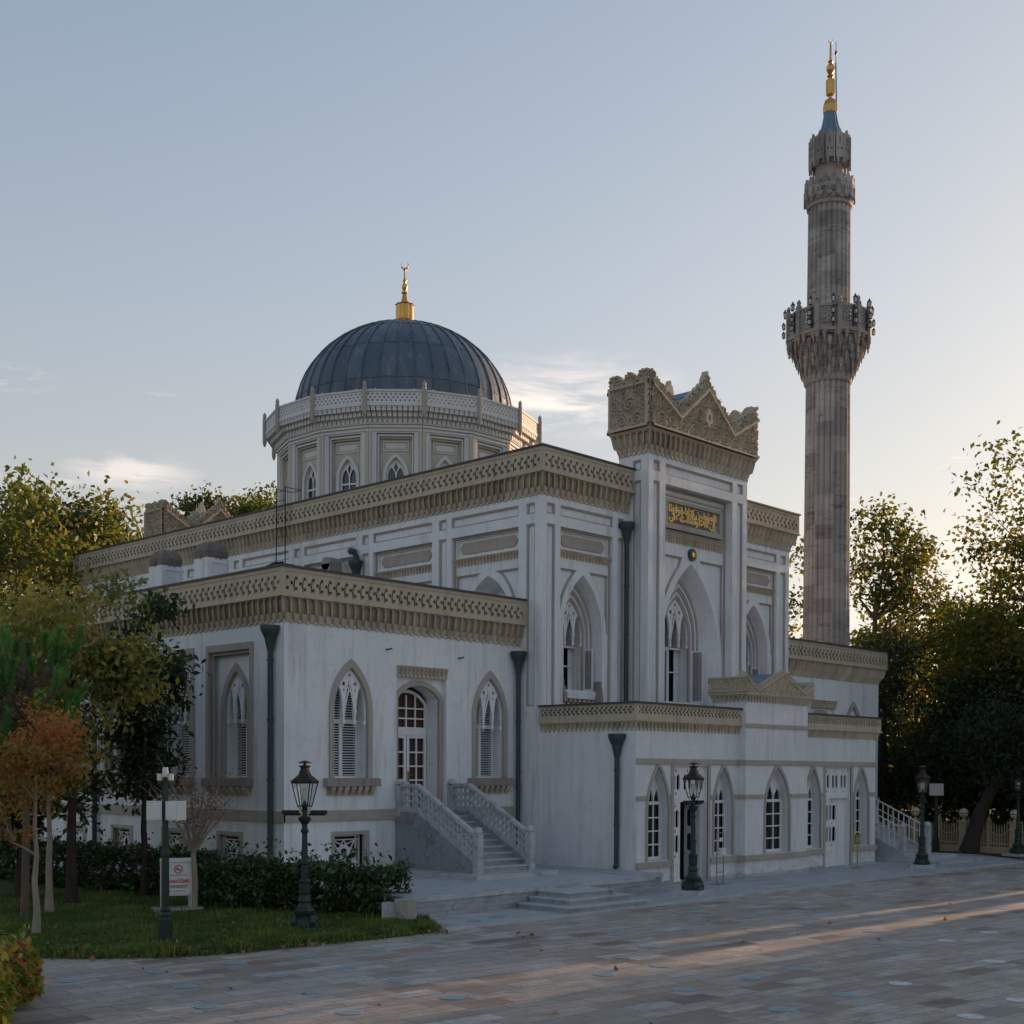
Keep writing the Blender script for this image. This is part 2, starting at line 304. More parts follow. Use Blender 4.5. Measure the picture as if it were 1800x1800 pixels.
# ------------------------------------------------------------------ facade ornament
def front(Y): return ((0,Y,0), 0.)
def left(X): return ((X,0,0), -PI/2)      # u = -Y
def right(X): return ((X,0,0), PI/2)      # u = Y
def back(Y): return ((0,Y,0), PI)         # u = -X
def put(mb, name, mat, parent, pl, **k):
    if parent is not MQ: return mb.build(name, mat, parent, **k)     # a sub-part shares its part's space
    return mb.build(name, mat, parent, pl[0], pl[1], **k)
def muq_field(mb, u0, u1, zb, zt, o0, o1, pitch, eA, eB, tiers=2, nt=8):
    """stalactite band: relief field stepping out from o0 (bottom) to o1 (top); ends mitred when e=1"""
    n = max(1, round((u1-u0+ (eA+eB)*o1*.8)/pitch)); H = zt-zb
    ny = 12 if tiers == 2 else 7
    def w(t, y):
        d = abs(t-.5)
        if tiers == 2:
            if y > .40:
                yy = (y-.40)/.60; base = o0+(o1-o0)*(.55+.45*yy**.8)
                lim = .40*(1 if yy < .72 else math.sqrt(max(0, 1-((yy-.72)/.22)**2)) if yy < .94 else 0)
                return base-(.125*(1-.25*yy) if d < lim else 0.)
            yy = y/.40; base = o0+(o1-o0)*(.06+.44*yy)
            e = .5-d
            return base - (.075*(1-abs(2*yy-.9)*.5) if (e < .3*(1-.5*yy) and yy > .15) else 0.)
        base = o0+(o1-o0)*(.25+.75*y)
        lim = .33*(1 if y < .55 else math.sqrt(max(0, 1-((y-.55)/.3)**2)) if y < .85 else 0)
        return base-(.06 if d < lim else 0.)
    ts = [0,.085,.12,.3,.5,.7,.88,.915] if nt == 8 else [i/nt for i in range(nt)]
    ys = [0,.08,.2,.32,.395,.405,.5,.62,.76,.86,.93,.955,1.] if tiers == 2 else [0,.12,.3,.55,.7,.8,.86,1.]
    cols = [(k+t)/n for k in range(n) for t in ts]+[1.]
    k0 = len(mb.v); R = len(ys)
    for ci, s in enumerate(cols):
        t = ts[ci % len(ts)] if ci < len(cols)-1 else 0.
        for y in ys:
            ww = w(t, y); z = zb+H*y
            if y == 0: z += (.05*abs(sin(PI*t)) if tiers == 2 else .03*abs(sin(PI*t)))
            mb.v.append(((u0-eA*ww)*(1-s)+(u1+eB*ww)*s, -ww, z))
    cv = random.random()
    for ci in range(len(cols)-1):
        if ci % len(ts) == 0: cv = .5+(random.random()-.5)*random.choice((.5,.5,1.))
        for j in range(R-1):
            a = k0+ci*R+j; mb.f.append((a, a+R, a+R+1, a+1)); mb.a.append(cv); mb.m.append(0)
    # underside
    for ci in range(len(cols)-1):
        a, b = mb.v[k0+ci*R], mb.v[k0+(ci+1)*R]
        mb.face([a, b, (b[0],.02,b[2]), (a[0],.02,a[2])])
def cornice(parent, pl, u0, u1, ztop, o=.27, eA=0, eB=0, small=False, depth=.5):
    A, B = u0-eA*o, u1+eB*o
    mq = MB()
    if not small:
        muq_field(mq, u0, u1, ztop-1.42, ztop-.77, .015, o-.03, .265, eA, eB)
        rows, sr, pitch, s0, s1, bot = (.285,.415,.555), (.082,.034), .277, .125, .66, .77
    else:
        muq_field(mq, u0, u1, ztop-.79, ztop-.52, .01, o-.02, .176, eA, eB, 1)
        rows, sr, pitch, s0, s1, bot = (.125,.20,.275), (.05,.03), .178, .07, .335, .52
    corn = put(mq, 'cornice', 'stone', parent, pl)
    p = MB(); L = B-A; mA = mB_ = (.12 if not small else .1)
    a, b_ = A+mA, B-mB_; n = max(1, round((b_-a)/pitch)); q = (b_-a)/n
    n6 = 6 if not small else 4
    cell = MB()
    hs = [star(q*.25, -rows[0], *sr, n6), star(q*.25, -rows[2], *sr, n6), star(q*.75, -rows[1], *sr, n6)]
    cell.panel(rect(0, q, -s1, -s0), hs, 0.)
    for h in hs: cell.rim(h, 0., .1)
    for k in range(n):
        p.var = .5+(random.random()-.5)*.35
        x0 = a+k*q; p.raw([(x0+v[0], v[1]-o+.02, ztop+v[2]) for v in cell.v], cell.f)
    p.var = .5
    def mbox(m_, y0, y1, z0, z1):      # run of moulding with mitred ends
        xa = lambda y: u0+eA*y; xb = lambda y: u1-eB*y
        m_.raw([(xa(y0),y0,z0),(xb(y0),y0,z0),(xb(y1),y1,z0),(xa(y1),y1,z0),(xa(y0),y0,z1),(xb(y0),y0,z1),(xb(y1),y1,z1),(xa(y1),y1,z1)], [(0,1,2,3),(4,5,6,7),(0,1,5,4),(1,2,6,5),(2,3,7,6),(3,0,4,7)])
    mbox(p, -o, -o+.12, ztop-s0, ztop-.02); mbox(p, -o, -o+.12, ztop-bot+.045, ztop-s1)
    for x0, x1, e0, e1 in ((A, a, eA, 0), (b_, B, 0, eB)):
        y0, y1 = -o, -o+.12; P = [(x0,y0),(x1,y0),(x1-e1*.12,y1),(x0+e0*.12,y1)]
        p.raw([(q_[0],q_[1],ztop-s1) for q_ in P]+[(q_[0],q_[1],ztop-s0) for q_ in P], [(0,1,2,3),(4,5,6,7),(0,1,5,4),(1,2,6,5),(2,3,7,6),(3,0,4,7)])
    mbox(p, -o-.035, -o+.10, ztop-bot-.005, ztop-bot+.045)
    put(p, 'parapet', 'stone', corn, pl)
    bk = MB(); bk.box(A+eA*.36, B-eB*.36, -o+.36, -o+.42, ztop-bot, ztop-.03); bk.box(A+eA*.125, B-eB*.125, -o+.125, -o+.36, ztop-bot+.01, ztop-bot+.03)
    put(bk, 'parapet_backing', 'roof', corn, pl)
    c = MB(); mbox(c, -o-.05, -o+depth, ztop-.025, ztop+.03)
    put(c, 'coping', 'coping', corn, pl)
    return corn
def recess(wall, trim, r, y, d=.08, t=.05):
    """sunk panel: sides + floor on the wall mesh, a moulding inside on the trim mesh"""
    u0,u1,v0,v1 = r
    wall.rim(rect(*r), y, y+d); wall.face([(a,y+d,b) for a,b in rect(*r)])
    trim.prism(rect(*r), y+d*.35, y+d-.003, [rect(u0+t,u1-t,v0+t,v1-t)])
def strip(parent, pl, u0, u1, zb, zt, o, y=0., pitch=.16, name='lintel_frieze'):
    s = MB(); muq_field(s, u0, u1, zb, zt-.03, .03, o, pitch, 0, 0, 1)
    s.box(u0-.01, u1+.01, -o-.03, .0, zt-.03, zt)
    s.face([(u0,0,zb),(u0,0,zt-.03),(u0,-o,zt-.03),(u0,-.03,zb)]); s.face([(u1,0,zb),(u1,0,zt-.03),(u1,-o,zt-.03),(u1,-.03,zb)])
    s.v = [(a, b+y, c) for a, b, c in s.v]
    return put(s, name, 'stone', parent, pl)
def tracery(mb, cx, a, zs, za, y, t=.07):
    """hanging tracery in an arch head: three lancets between four pendants"""
    hd = arch(cx, a, zs, za, 9); R = a*2/3
    pz = zs-.36; lt = zs+.60*(za-zs)
    low = []
    xs = [cx-a, cx-a/3, cx+a/3, cx+a]
    for k in range(3):
        x0, x1 = xs[k], xs[k+1]; b0 = .055*a if k else .06*a; b1 = .055*a if k < 2 else .06*a
        ap = lt+(.10*(za-zs) if k == 1 else 0); m = (x0+x1)/2
        L0, L1 = x0+b0, x1-b1
        low += [(x0+(b0*1.25), pz), (x0+b0*.8, pz+.12), (L0, pz+.2), (L0+.05*a, zs+.02), (L0+.02*a, zs+.06), (L0+.06*a, zs+.45*(ap-zs)), (L0+.14*a, zs+.78*(ap-zs)), (m, ap), (L1-.14*a, zs+.78*(ap-zs)), (L1-.06*a, zs+.45*(ap-zs)), (L1-.02*a, zs+.06), (L1-.05*a, zs+.02), (L1, pz+.2), (x1-b1*.8, pz+.12), (x1-b1*1.25, pz)]
    out = list(reversed(hd)); out = out[1:-1]
    poly = [(cx-a, pz)]+low+[(cx+a, pz)]+[(cx+a, zs)]+out+[(cx-a, zs)]
    zc = zs+.66*(za-zs)
    holes = [circ(cx-a/3, zc-.03, .105*a, 8), circ(cx+a/3, zc-.03, .105*a, 8), circ(cx, zs+.84*(za-zs), .075*a, 8),
             [(cx-a/3-.05*a, zc-.20*a-.05), (cx-a/3+.05*a, zc-.20*a-.05), (cx-a/3, zc-.36*a-.08)], [(cx+a/3-.05*a, zc-.20*a-.05), (cx+a/3+.05*a, zc-.20*a-.05), (cx+a/3, zc-.36*a-.08)]]
    mb.prism(poly, y, y+t, holes)
    for sg in (-1, 1):     # moulded ribs crossing in the head and the pendant drops
        P = [(cx+sg*(-a/3), pz+.2), (cx+sg*(-a/3+.10*a), zs+.15), (cx+sg*(-a/3+.27*a), zs+.45*(za-zs)), (cx+sg*(.30*a), zs+.62*(za-zs))]
        mb.tube([(p[0], y-.005, p[1]) for p in P], .016, 5)
        P = [(cx+sg*a/3, pz+.2), (cx+sg*(a/3-.08*a), zs+.15), (cx+sg*.12*a, zs+.42*(za-zs)), (cx-sg*.12*a, zs+.78*(za-zs))]
        mb.tube([(p[0], y-.006, p[1]) for p in P], .016, 5)
        for x in (cx+sg*a/3, cx+sg*(a-.03)):
            mb.lathe([(.0,-.13),(.02,-.1),(.014,-.06),(.05,-.03),(.055,.03),(.035,.07)], (x, y+t*.4, pz+.04), 8)
def shutter(mb, u0, u1, v0, v1, y, gap=.07, cols=1, sm=0):
    f = .055
    mb.prism(rect(u0,u1,v0,v1), y, y+.05, [rect(u0+f,u1-f,v0+f,v1-f)])
    if cols == 2: mb.box((u0+u1)/2-.02, (u0+u1)/2+.02, y-.002, y+.05, v0+f, v1-f)
    z = v0+f+.02; mb.mi = sm
    while z < v1-f-.02:
        mb.raw([(u0+f,y+.008,z),(u1-f,y+.008,z),(u1-f,y+.045,z+.018),(u0+f,y+.045,z+.018),(u0+f,y+.006,z+.013),(u1-f,y+.006,z+.013),(u1-f,y+.043,z+.031),(u0+f,y+.043,z+.031)],
               [(0,1,2,3),(4,5,6,7),(0,1,5,4),(2,3,7,6)]); z += gap
    mb.mi = 0
def arch_shutter(mb, cx, a, zb, zs, za, y, split, gap=.07):
    """louvred pair filling an arched opening; split = height of the transom"""
    shutter(mb, cx-a, cx, zb, split, y, gap); shutter(mb, cx, cx+a, zb, split, y+.001, gap)
    mb.box(cx-a, cx+a, y-.012, y+.05, split, split+.07)
    mb.box(cx-.035, cx+.035, y-.003, y+.05, split+.07, za-.1)
    z = split+.1
    hd = arch(cx, a, zs, za, 14)
    while z < za-.12:
        hw = a if z < zs else max([abs(p[0]-cx) for p in hd if p[1] >= z] or [0])
        if hw > .06:
            mb.raw([(cx-hw,y+.008,z),(cx+hw,y+.008,z),(cx+hw,y+.045,z+.018),(cx-hw,y+.045,z+.018),(cx-hw,y+.006,z+.013),(cx+hw,y+.006,z+.013),(cx+hw,y+.043,z+.031),(cx-hw,y+.043,z+.031)],
                   [(0,1,2,3),(4,5,6,7),(0,1,5,4),(2,3,7,6)])
        z += gap
def sill(parent, pl, cx, hw, zt, h=.2, proj=.2, y=0., nb=7, bh=.24, mat='dirty'):
    s = MB(); s.box(cx-hw, cx+hw, y-proj, y+.1, zt-h, zt); s.box(cx-hw+.02, cx+hw-.02, y-proj+.05, y+.05, zt, zt+.02)
    o = put(s, 'sill', mat, parent, pl)
    c = MB(); w = 2*(hw-.12)/nb
    for k in range(nb):
        x = cx-hw+.12+w*(k+.2); c.var = random.random()
        c.box(x, x+w*.58, y-proj+.03, y, zt-h-bh*.4, zt-h-.002); c.box(x+.006, x+w*.58-.006, y-proj*.62, y, zt-h-bh*.72, zt-h-bh*.4); c.box(x+.012, x+w*.58-.012, y-proj*.35, y, zt-h-bh, zt-h-bh*.72)
    c.box(cx-hw+.1, cx+hw-.1, y-.02, y, zt-h-bh, zt-h-.003)
    put(c, 'sill_bracket', 'stone', o, pl); return o
def glazing(mb, u0, u1, v0, v1, y, nc, nr, t=.035, f=.06):
    mb.prism(rect(u0,u1,v0,v1), y, y+.05, [rect(u0+f,u1-f,v0+f,v1-f)])
    for k in range(1, nc): x = u0+f+(u1-u0-2*f)*k/nc; mb.box(x-t/2, x+t/2, y+.008, y+.045, v0+f, v1-f)
    for k in range(1, nr): z = v0+f+(v1-v0-2*f)*k/nr; mb.box(u0+f, u1-f, y+.006, y+.043, z-t/2, z+t/2)
def lattice_star(mb, u0, u1, v0, v1, y):
    f = .045; mb.prism(rect(u0,u1,v0,v1), y, y+.05, [rect(u0+f,u1-f,v0+f,v1-f)])
    m = .10; iu0, iu1, iv0, iv1 = u0+m*1.3, u1-m*1.3, v0+m*1.3, v1-m*1.3
    for x in (iu0, iu1): mb.bar((x, v0+f), (x, v1-f), .035, y+.005, y+.045)
    for z in (iv0, iv1): mb.bar((u0+f, z), (u1-f, z), .035, y+.006, y+.044)
    cx, cz = (iu0+iu1)/2, (iv0+iv1)/2; w, h = (iu1-iu0)/2, (iv1-iv0)/2
    P = [(cx+w*cos(PI/2+i*PI/4)*(1 if i%2==0 else 1.3), cz+h*sin(PI/2+i*PI/4)*(1 if i%2==0 else 1.3)) for i in range(8)]
    for i in range(8): mb.bar(P[i], P[(i+3)%8], .034, y+.007+.0007*i, y+.043)
    for i in range(8):
        a = (cx+w*.34*cos(PI/8+i*PI/4), cz+h*.34*sin(PI/8+i*PI/4)); b2 = (cx+w*.34*cos(PI/8+(i+1)*PI/4), cz+h*.34*sin(PI/8+(i+1)*PI/4))
        mb.bar(a, b2, .05, y+.004, y+.046)
def gothic_window(parent, pl, cx, a, zb, zs, za, depth=.42, ring=.15, wallmb=None, framed=True, y0=0.):
    """pointed window: stone surround, reveal, hanging tracery, louvred shutters; parent is the mosque"""
    w = MB(); w.ring([(cx-a-ring, zb)]+arch(cx, a+ring, zs, za+ring*1.6, 10)+[(cx+a+ring, zb)], [(cx-a, zb)]+arch(cx, a, zs, za, 10)+[(cx+a, zb)], y0-.05, y0+.06)
    o = put(w, 'window', 'trim', parent, pl)
    r = MB(); r.rim(arch_hole(cx, a, zb, zs, za, 10), y0+.05, y0+depth+.21); put(r, 'reveal', 'plaster', o, pl)
    t = MB(); tracery(t, cx, a-.015, zs, za-.02, y0+.05); put(t, 'tracery', 'paint', o, pl)
    s = MB(); arch_shutter(s, cx, a-.01, zb+.03, zs, za, y0+depth, zs-.28); put(s, 'shutter', 'paint', o, pl)
    g = MB(); g.panel(arch_hole(cx, a-.005, zb+.01, zs, za-.01, 10), [], y0+depth+.2); put(g, 'dark_pane', 'inside', o, pl)
    return o
# ------------------------------------------------------------------ the mosque
MQ = empty('mosque', (35.53, 40.6, 0), 'pale grey mosque with leaded dome, pierced stone parapets and pointed windows', 'mosque', shift=True)
XW0, XW1, YW = 19.79, 28.6, 27.25          # wing
XM0, XM1, YM0, YM1 = 28.6, 42.46, 26.34, 54.86
XC = 35.53
def simple_box(name, mat, x0, x1, y0, y1, z0, z1, parent=MQ):
    mb = MB(); mb.box(x0, x1, y0, y1, z0, z1); o = mb.build(name, mat, parent, (0,0,0)); return o
# ---- wings ----------------------------------------------------------------
def wing_front(x0, x1, sgn, door_u, wins, bas, z_door=2.05, full=True):
    pl = front(YW); w = MB(); holes = []
    D = (door_u-.95, door_u+.95, z_door, 5.97)
    holes.append(rect(*D))
    for cx in wins: holes.append(arch_hole(cx, .59, 3.08, 4.93, 6.1, 10))
    for cx in bas: holes.append(rect(cx-.65, cx+.65, .62, 1.68))
    w.panel(rect(x0, x1, -.1, 7.9), holes, 0.)
    for cx in bas:
        w.rim(rect(cx-.65, cx+.65, .62, 1.68), 0, .3)
    w.rim(rect(*D), 0, .16)
    put(w, 'wing_wall', 'plaster', MQ, pl)
    for cx in wins:
        o = gothic_window(MQ, pl, cx, .59, 3.08, 4.93, 6.1)
        sill(o, pl, cx, .92, 3.09)
    for cx in bas:
        f = MB(); f.prism(rect(cx-.65, cx+.65, .62, 1.68), -.02, .06, [rect(cx-.55, cx+.47, .66, 1.58)])
        o = put(f, 'basement_window', 'trim', MQ, pl)
        l = MB(); lattice_star(l, cx-.58, cx+.50, .68, 1.57, .22); put(l, 'star_lattice', 'paint', o, pl)
        g = MB(); g.face([(a, .3, b) for a, b in rect(cx-.65, cx+.65, .62, 1.68)]); put(g, 'pane', 'glass', o, pl)
    strip(MQ, pl, door_u-.93, door_u+.93, 5.97, 6.27, .10, 0.)
    # doorway: arched stone frame inside the recess, glazed leaves behind
    d = MB(); y = .16
    d.panel(rect(*D), [[(door_u-.80, z_door+.01)]+seg_arch(door_u, .80, 5.38, 5.76)+[(door_u+.80, z_door+.01)]], y)
    d.rim([(door_u-.80, z_door+.01)]+seg_arch(door_u, .80, 5.38, 5.76)+[(door_u+.80, z_door+.01)], y, y+.55)
    o = put(d, 'door', 'plaster', MQ, pl)
    t = MB(); t.ring([(door_u-.92, z_door)]+seg_arch(door_u, .92, 5.42, 5.90)+[(door_u+.92, z_door)], [(door_u-.79, z_door)]+seg_arch(door_u, .79, 5.38, 5.75)+[(door_u+.79, z_door)], y-.05, y+.05); put(t, 'door_surround', 'trim', o, pl)
    g = MB(); yy = y+.5
    for k in (0, 1):
        u0 = door_u-.78+k*.78; glazing(g, u0+.02, u0+.77, z_door+.1, 4.35, yy+.001*k, 2, 5, .045, .09)
    g.box(door_u-.78, door_u+.78, yy-.02, yy+.06, 4.35, 4.5)
    zt = seg_arch(door_u, .78, 5.26, 5.66); fr = [(door_u-.78, 4.5)]+zt+[(door_u+.78, 4.5)]
    inn = [(door_u-.70, 4.58)]+seg_arch(door_u, .70, 5.22, 5.57)+[(door_u+.70, 4.58)]
    g.prism(fr, yy+.002, yy+.05, [inn])
    for k in (1,2,3): x = door_u-.7+.35*k; g.box(x-.022, x+.022, yy+.01, yy+.045, 4.58, 5.5)
    for z in (4.83, 5.12): g.box(door_u-.7, door_u+.7, yy+.012, yy+.043, z-.022, z+.022)
    put(g, 'door_leaf', 'paint', o, pl)
    h = MB(); h.box(door_u+.04, door_u+.075, yy-.05, yy, 3.0, 3.3); h.tube([(door_u+.055, yy-.06, 3.2), (door_u+.2, yy-.06, 3.2)], .012, 6); put(h, 'handle', 'brass', o, pl)
    c = MB(); c.panel(fr, [], yy+.12); c.face([(a, yy+.121, b) for a, b in rect(door_u-.8, door_u+.8, z_door, 4.5)]); put(c, 'curtain', 'curtain', o, pl)
    # string course
    segs = [(x0-.05 if sgn < 0 else x0+.0, door_u-1.0), (door_u+1.1, x1-.3 if sgn < 0 else x1)]
    for a, e in segs: b = MB(); b.box(a, e, -.06, .0, 1.97, 2.25); put(b, 'string_course', 'trim', MQ, pl)
wing_front(XW0, XW1, -1, 24.57, (21.98, 27.3), (21.98,))
wing_front(XM1, 51.2, 1, 46.6, (43.9, 49.0), (49.0,))
def wing_side(X, place, ustart, uend, n_win, flip):
    """the long outer face of a wing; u runs away from the corner"""
    s = -1 if flip else 1
    U = lambda y: s*y
    w = MB(); fr = MB(); holes = []; cents = [29.72+2.87*k for k in range(8)]
    for c in cents:
        holes.append(rect(*sorted((U(c-1.08), U(c+1.08))), 2.95, 6.68)); holes.append(rect(*sorted((U(c-.63), U(c+.63))), .62, 1.65))
    w.panel(rect(*sorted((U(ustart), U(uend))), -.1, 7.9), holes, 0.)
    for h in holes: w.rim(h, 0., .22)
    for h in holes[0::2]:
        pass
    for c in cents:
        cx = U(c); w.panel(rect(cx-1.08, cx+1.08, 2.95, 6.68), [arch_hole(cx, .56, 3.08, 4.95, 6.02, 10)], .22)
    put(w, 'wing_wall', 'plaster', MQ, place)
    protos = None
    for k, c in enumerate(cents[:n_win]):
        cx = U(c)
        if protos is None:
            o = gothic_window(MQ, place, cx, .56, 3.08, 4.95, 6.02, .34, .14, y0=.22)
            sill(o, place, cx, 1.12, 3.08, .2, .2)
            f = MB(); f.prism(rect(cx-1.12, cx+1.12, 3.08, 6.74), -.05, .03, [rect(cx-.98, cx+.98, 3.081, 6.55)]); f.prism(rect(cx-1.06, cx+1.06, 3.082, 6.66), .05, .12, [rect(cx-.90, cx+.90, 3.083, 6.46)])
            put(f, 'window_frame', 'trim', o, place)
            f = MB(); f.prism(rect(cx-.63, cx+.63, .62, 1.65), -.02, .06, [rect(cx-.53, cx+.45, .66, 1.55)])
            o2 = put(f, 'basement_window', 'trim', MQ, place)
            l = MB(); lattice_star(l, cx-.56, cx+.50, .68, 1.55, .14); put(l, 'star_lattice', 'paint', o2, place)
            g = MB(); g.face([(a, .22, b) for a, b in rect(cx-.63, cx+.63, .62, 1.65)]); put(g, 'pane', 'glass', o2, place)
            protos = (o, o2)
        else:
            # local x shift = -dY for the left face, +dY for the right one: a plain move along world Y
            for p in protos:
                d = Vector((0, 2.87*k, 0)); q = p.copy(); COL.objects.link(q); q.location = Vector(p.location)+d
                for ch in kids(p):
                    e = ch.copy(); COL.objects.link(e); e.parent = q
                    for g2 in kids(ch):
                        if g2 is not e: h = g2.copy(); COL.objects.link(h); h.parent = e
    b = MB(); b.box(*sorted((U(ustart-.06), U(uend))), -.06, 0, 1.97, 2.25); put(b, 'string_course', 'trim', MQ, place)
wing_side(XW0, left(XW0), YW, 53.95, 6, True)
wing_side(51.2, right(51.2), YW, 53.95, 2, False)
ZW = 8.55
cornice(MQ, front(YW), XW0, XW1-.0, ZW, .27, 1, 0)
cornice(MQ, left(XW0), -53.95, -YW, ZW, .27, 1, 1)
cornice(MQ, front(YW), XM1, 51.2, ZW, .27, 0, 1)
cornice(MQ, right(51.2), YW, 53.95, ZW, .27, 1, 1)
for x0, x1, xb in ((XW0+.02, XW1, 0), (XM1, 51.18, 0)):
    simple_box('flat_roof', 'roof', x0, x1, YW+.3, 53.9, 7.6, 7.95)
for pl, a, b_ in ((back(53.95), -XW1, -XW0), (back(53.95), -51.2, -XM1)):
    w = MB(); w.panel(rect(a, b_, -.1, 8.5), [], 0.); put(w, 'wing_wall', 'plaster', MQ, pl)
# ---- hall -----------------------------------------------------------------
def niche(wall, pl, cx, a, zb, zs, za, y, deep, a2, za2, ain, zin, zsin, zsill, shut=None, detail=True):
    """deep pointed niche with a nested moulded window at the back"""
    yb = y+deep
    fo, bo = arch_hole(cx, a, zb, zs, za, 14), arch_hole(cx, a2, zb, zsin+.1, za2, 14)
    for i in range(len(fo)):
        p, q, r, t = fo[i], fo[(i+1)%len(fo)], bo[(i+1)%len(fo)], bo[i]
        wall.face([(p[0],y,p[1]),(q[0],y,q[1]),(r[0],yb,r[1]),(t[0],yb,t[1])])
    w = MB(); N = 5
    for i in range(N):
        f0, f1 = i/N, (i+1)/N
        A0, A1 = a2+(ain-a2)*f0, a2+(ain-a2)*f1; Z0, Z1 = za2+(zin-za2)*f0, za2+(zin-za2)*f1
        yy = yb-.01+.036*i; w.mi = i % 2
        o0 = [(cx-A0, zb+.02)]+arch(cx, A0, zsin+.1*(1-f0), Z0, 12)+[(cx+A0, zb+.02)]; o1 = [(cx-A1, zb+.02)]+arch(cx, A1, zsin+.1*(1-f1), Z1, 12)+[(cx+A1, zb+.02)]
        w.ring(o0, o1, yy, yy+.05)
    o = put(w, 'window', ['trim', 'plaster'], MQ, pl)
    yt = yb+.036*N-.01
    g = MB(); g.panel(arch_hole(cx, ain+.02, zsill, zsin, zin+.02, 10), [], yt+.62); put(g, 'dark_pane', 'inside', o, pl)
    if not detail: return o
    r = MB(); r.rim(arch_hole(cx, ain, zsill, zsin, zin, 10), yt, yt+.61); put(r, 'reveal', 'plaster', o, pl)
    t = MB(); tracery(t, cx, ain-.01, zsin+.1, zin-.01, yt); put(t, 'tracery', 'paint', o, pl)
    tr = zsin-.32
    s = MB(); shutter(s, cx-ain, cx-.02, zsill+.03, tr, yt+.28, .06, 1, 1); 
    s.box(cx-ain, cx+ain, yt+.25, yt+.32, tr, tr+.07); s.box(cx-.02, cx+.03, yt+.27, yt+.33, zsill, tr); s.mi = 1
    z = tr+.1
    while z < zin-.3:
        hw = ain if z < zsin else max([abs(p[0]-cx) for p in arch(cx, ain, zsin, zin, 14) if p[1] >= z] or [0])
        s.box(cx-hw, cx+hw, yt+.29, yt+.31, z, z+.025); z += .06
    put(s, 'shutter', ['paint','slat'], o, pl)
    # the right leaf stands open, swung out on its hinge
    q = MB(); shutter(q, 0, ain*1.08, zsill+.05, tr-.02, 0, .04, 2, 1)
    th = math.radians(74 if shut is None else shut)
    q.v = [(cx+ain-.03+x*cos(th)+yy*sin(th), yt+.27-x*sin(th)+yy*cos(th), zz) for x, yy, zz in q.v]
    put(q, 'open_shutter', ['paint','slat'], o, pl)
    c = MB(); c.box(cx+.70*ain, cx+ain, yt+.42, yt+.45, zsill, tr); c.box(cx+.03, cx+.07, yt+.36, yt+.42, zsill, tr); c.box(cx+.03, cx+ain, yt+.37, yt+.41, zsill+(tr-zsill)*.58, zsill+(tr-zsill)*.58+.04); put(c, 'casement', 'paint', o, pl)
    sl = MB(); sl.box(cx-a+.0, cx+a2+.06, yb-.25, yt+.2, zsill-.24, zsill-.02); sl.box(cx-a2, cx+a2, yb-.20, yt+.2, zsill-.02, zsill+.03); so = put(sl, 'sill', 'plaster', o, pl)
    c = MB(); n = 8
    for k in range(n):
        x = cx-a2+.05+2*a2*k/n; c.box(x, x+2*a2/n*.55, yb-.2, yb+.02, zsill-.34, zsill-.242); c.box(x+.01, x+2*a2/n*.55-.01, yb-.12, yb+.02, zsill-.44, zsill-.34)
    put(c, 'sill_bracket', 'stone', so, pl)
    for sg in (-1, 1):
        e = MB(); x = cx+sg*a; P = [(0,0),(0,.62),(-.08,.62),(-.10,.4),(-.16,.3),(-.2,.1),(-.24,0)]
        e.raw([(x+sg*p[0]*0+ -sg*0.005 + sg*0, 0, 0) for p in P[:0]], [])
        k0 = [(x-sg*.0 - sg*0, y+.02, zsill-.3)]
        pts0 = [(y+.04+.0, zsill-.34+0), (y+.04, zsill+.32), (y+deep*.95, zsill+.32), (y+deep*.95, zsill-.34)]
        for d0, d1, zz0, zz1 in ((.0,.05,.12,.34),(.0,.09,-.08,.12),(.0,.13,-.34,-.08)):
            e.box(*sorted((x, x-sg*d1)), y+.03-d1*.8, y+deep*.9, zsill+zz0, zsill+zz1)
        put(e, 'jamb_console', 'dirty', o, pl)
    return o
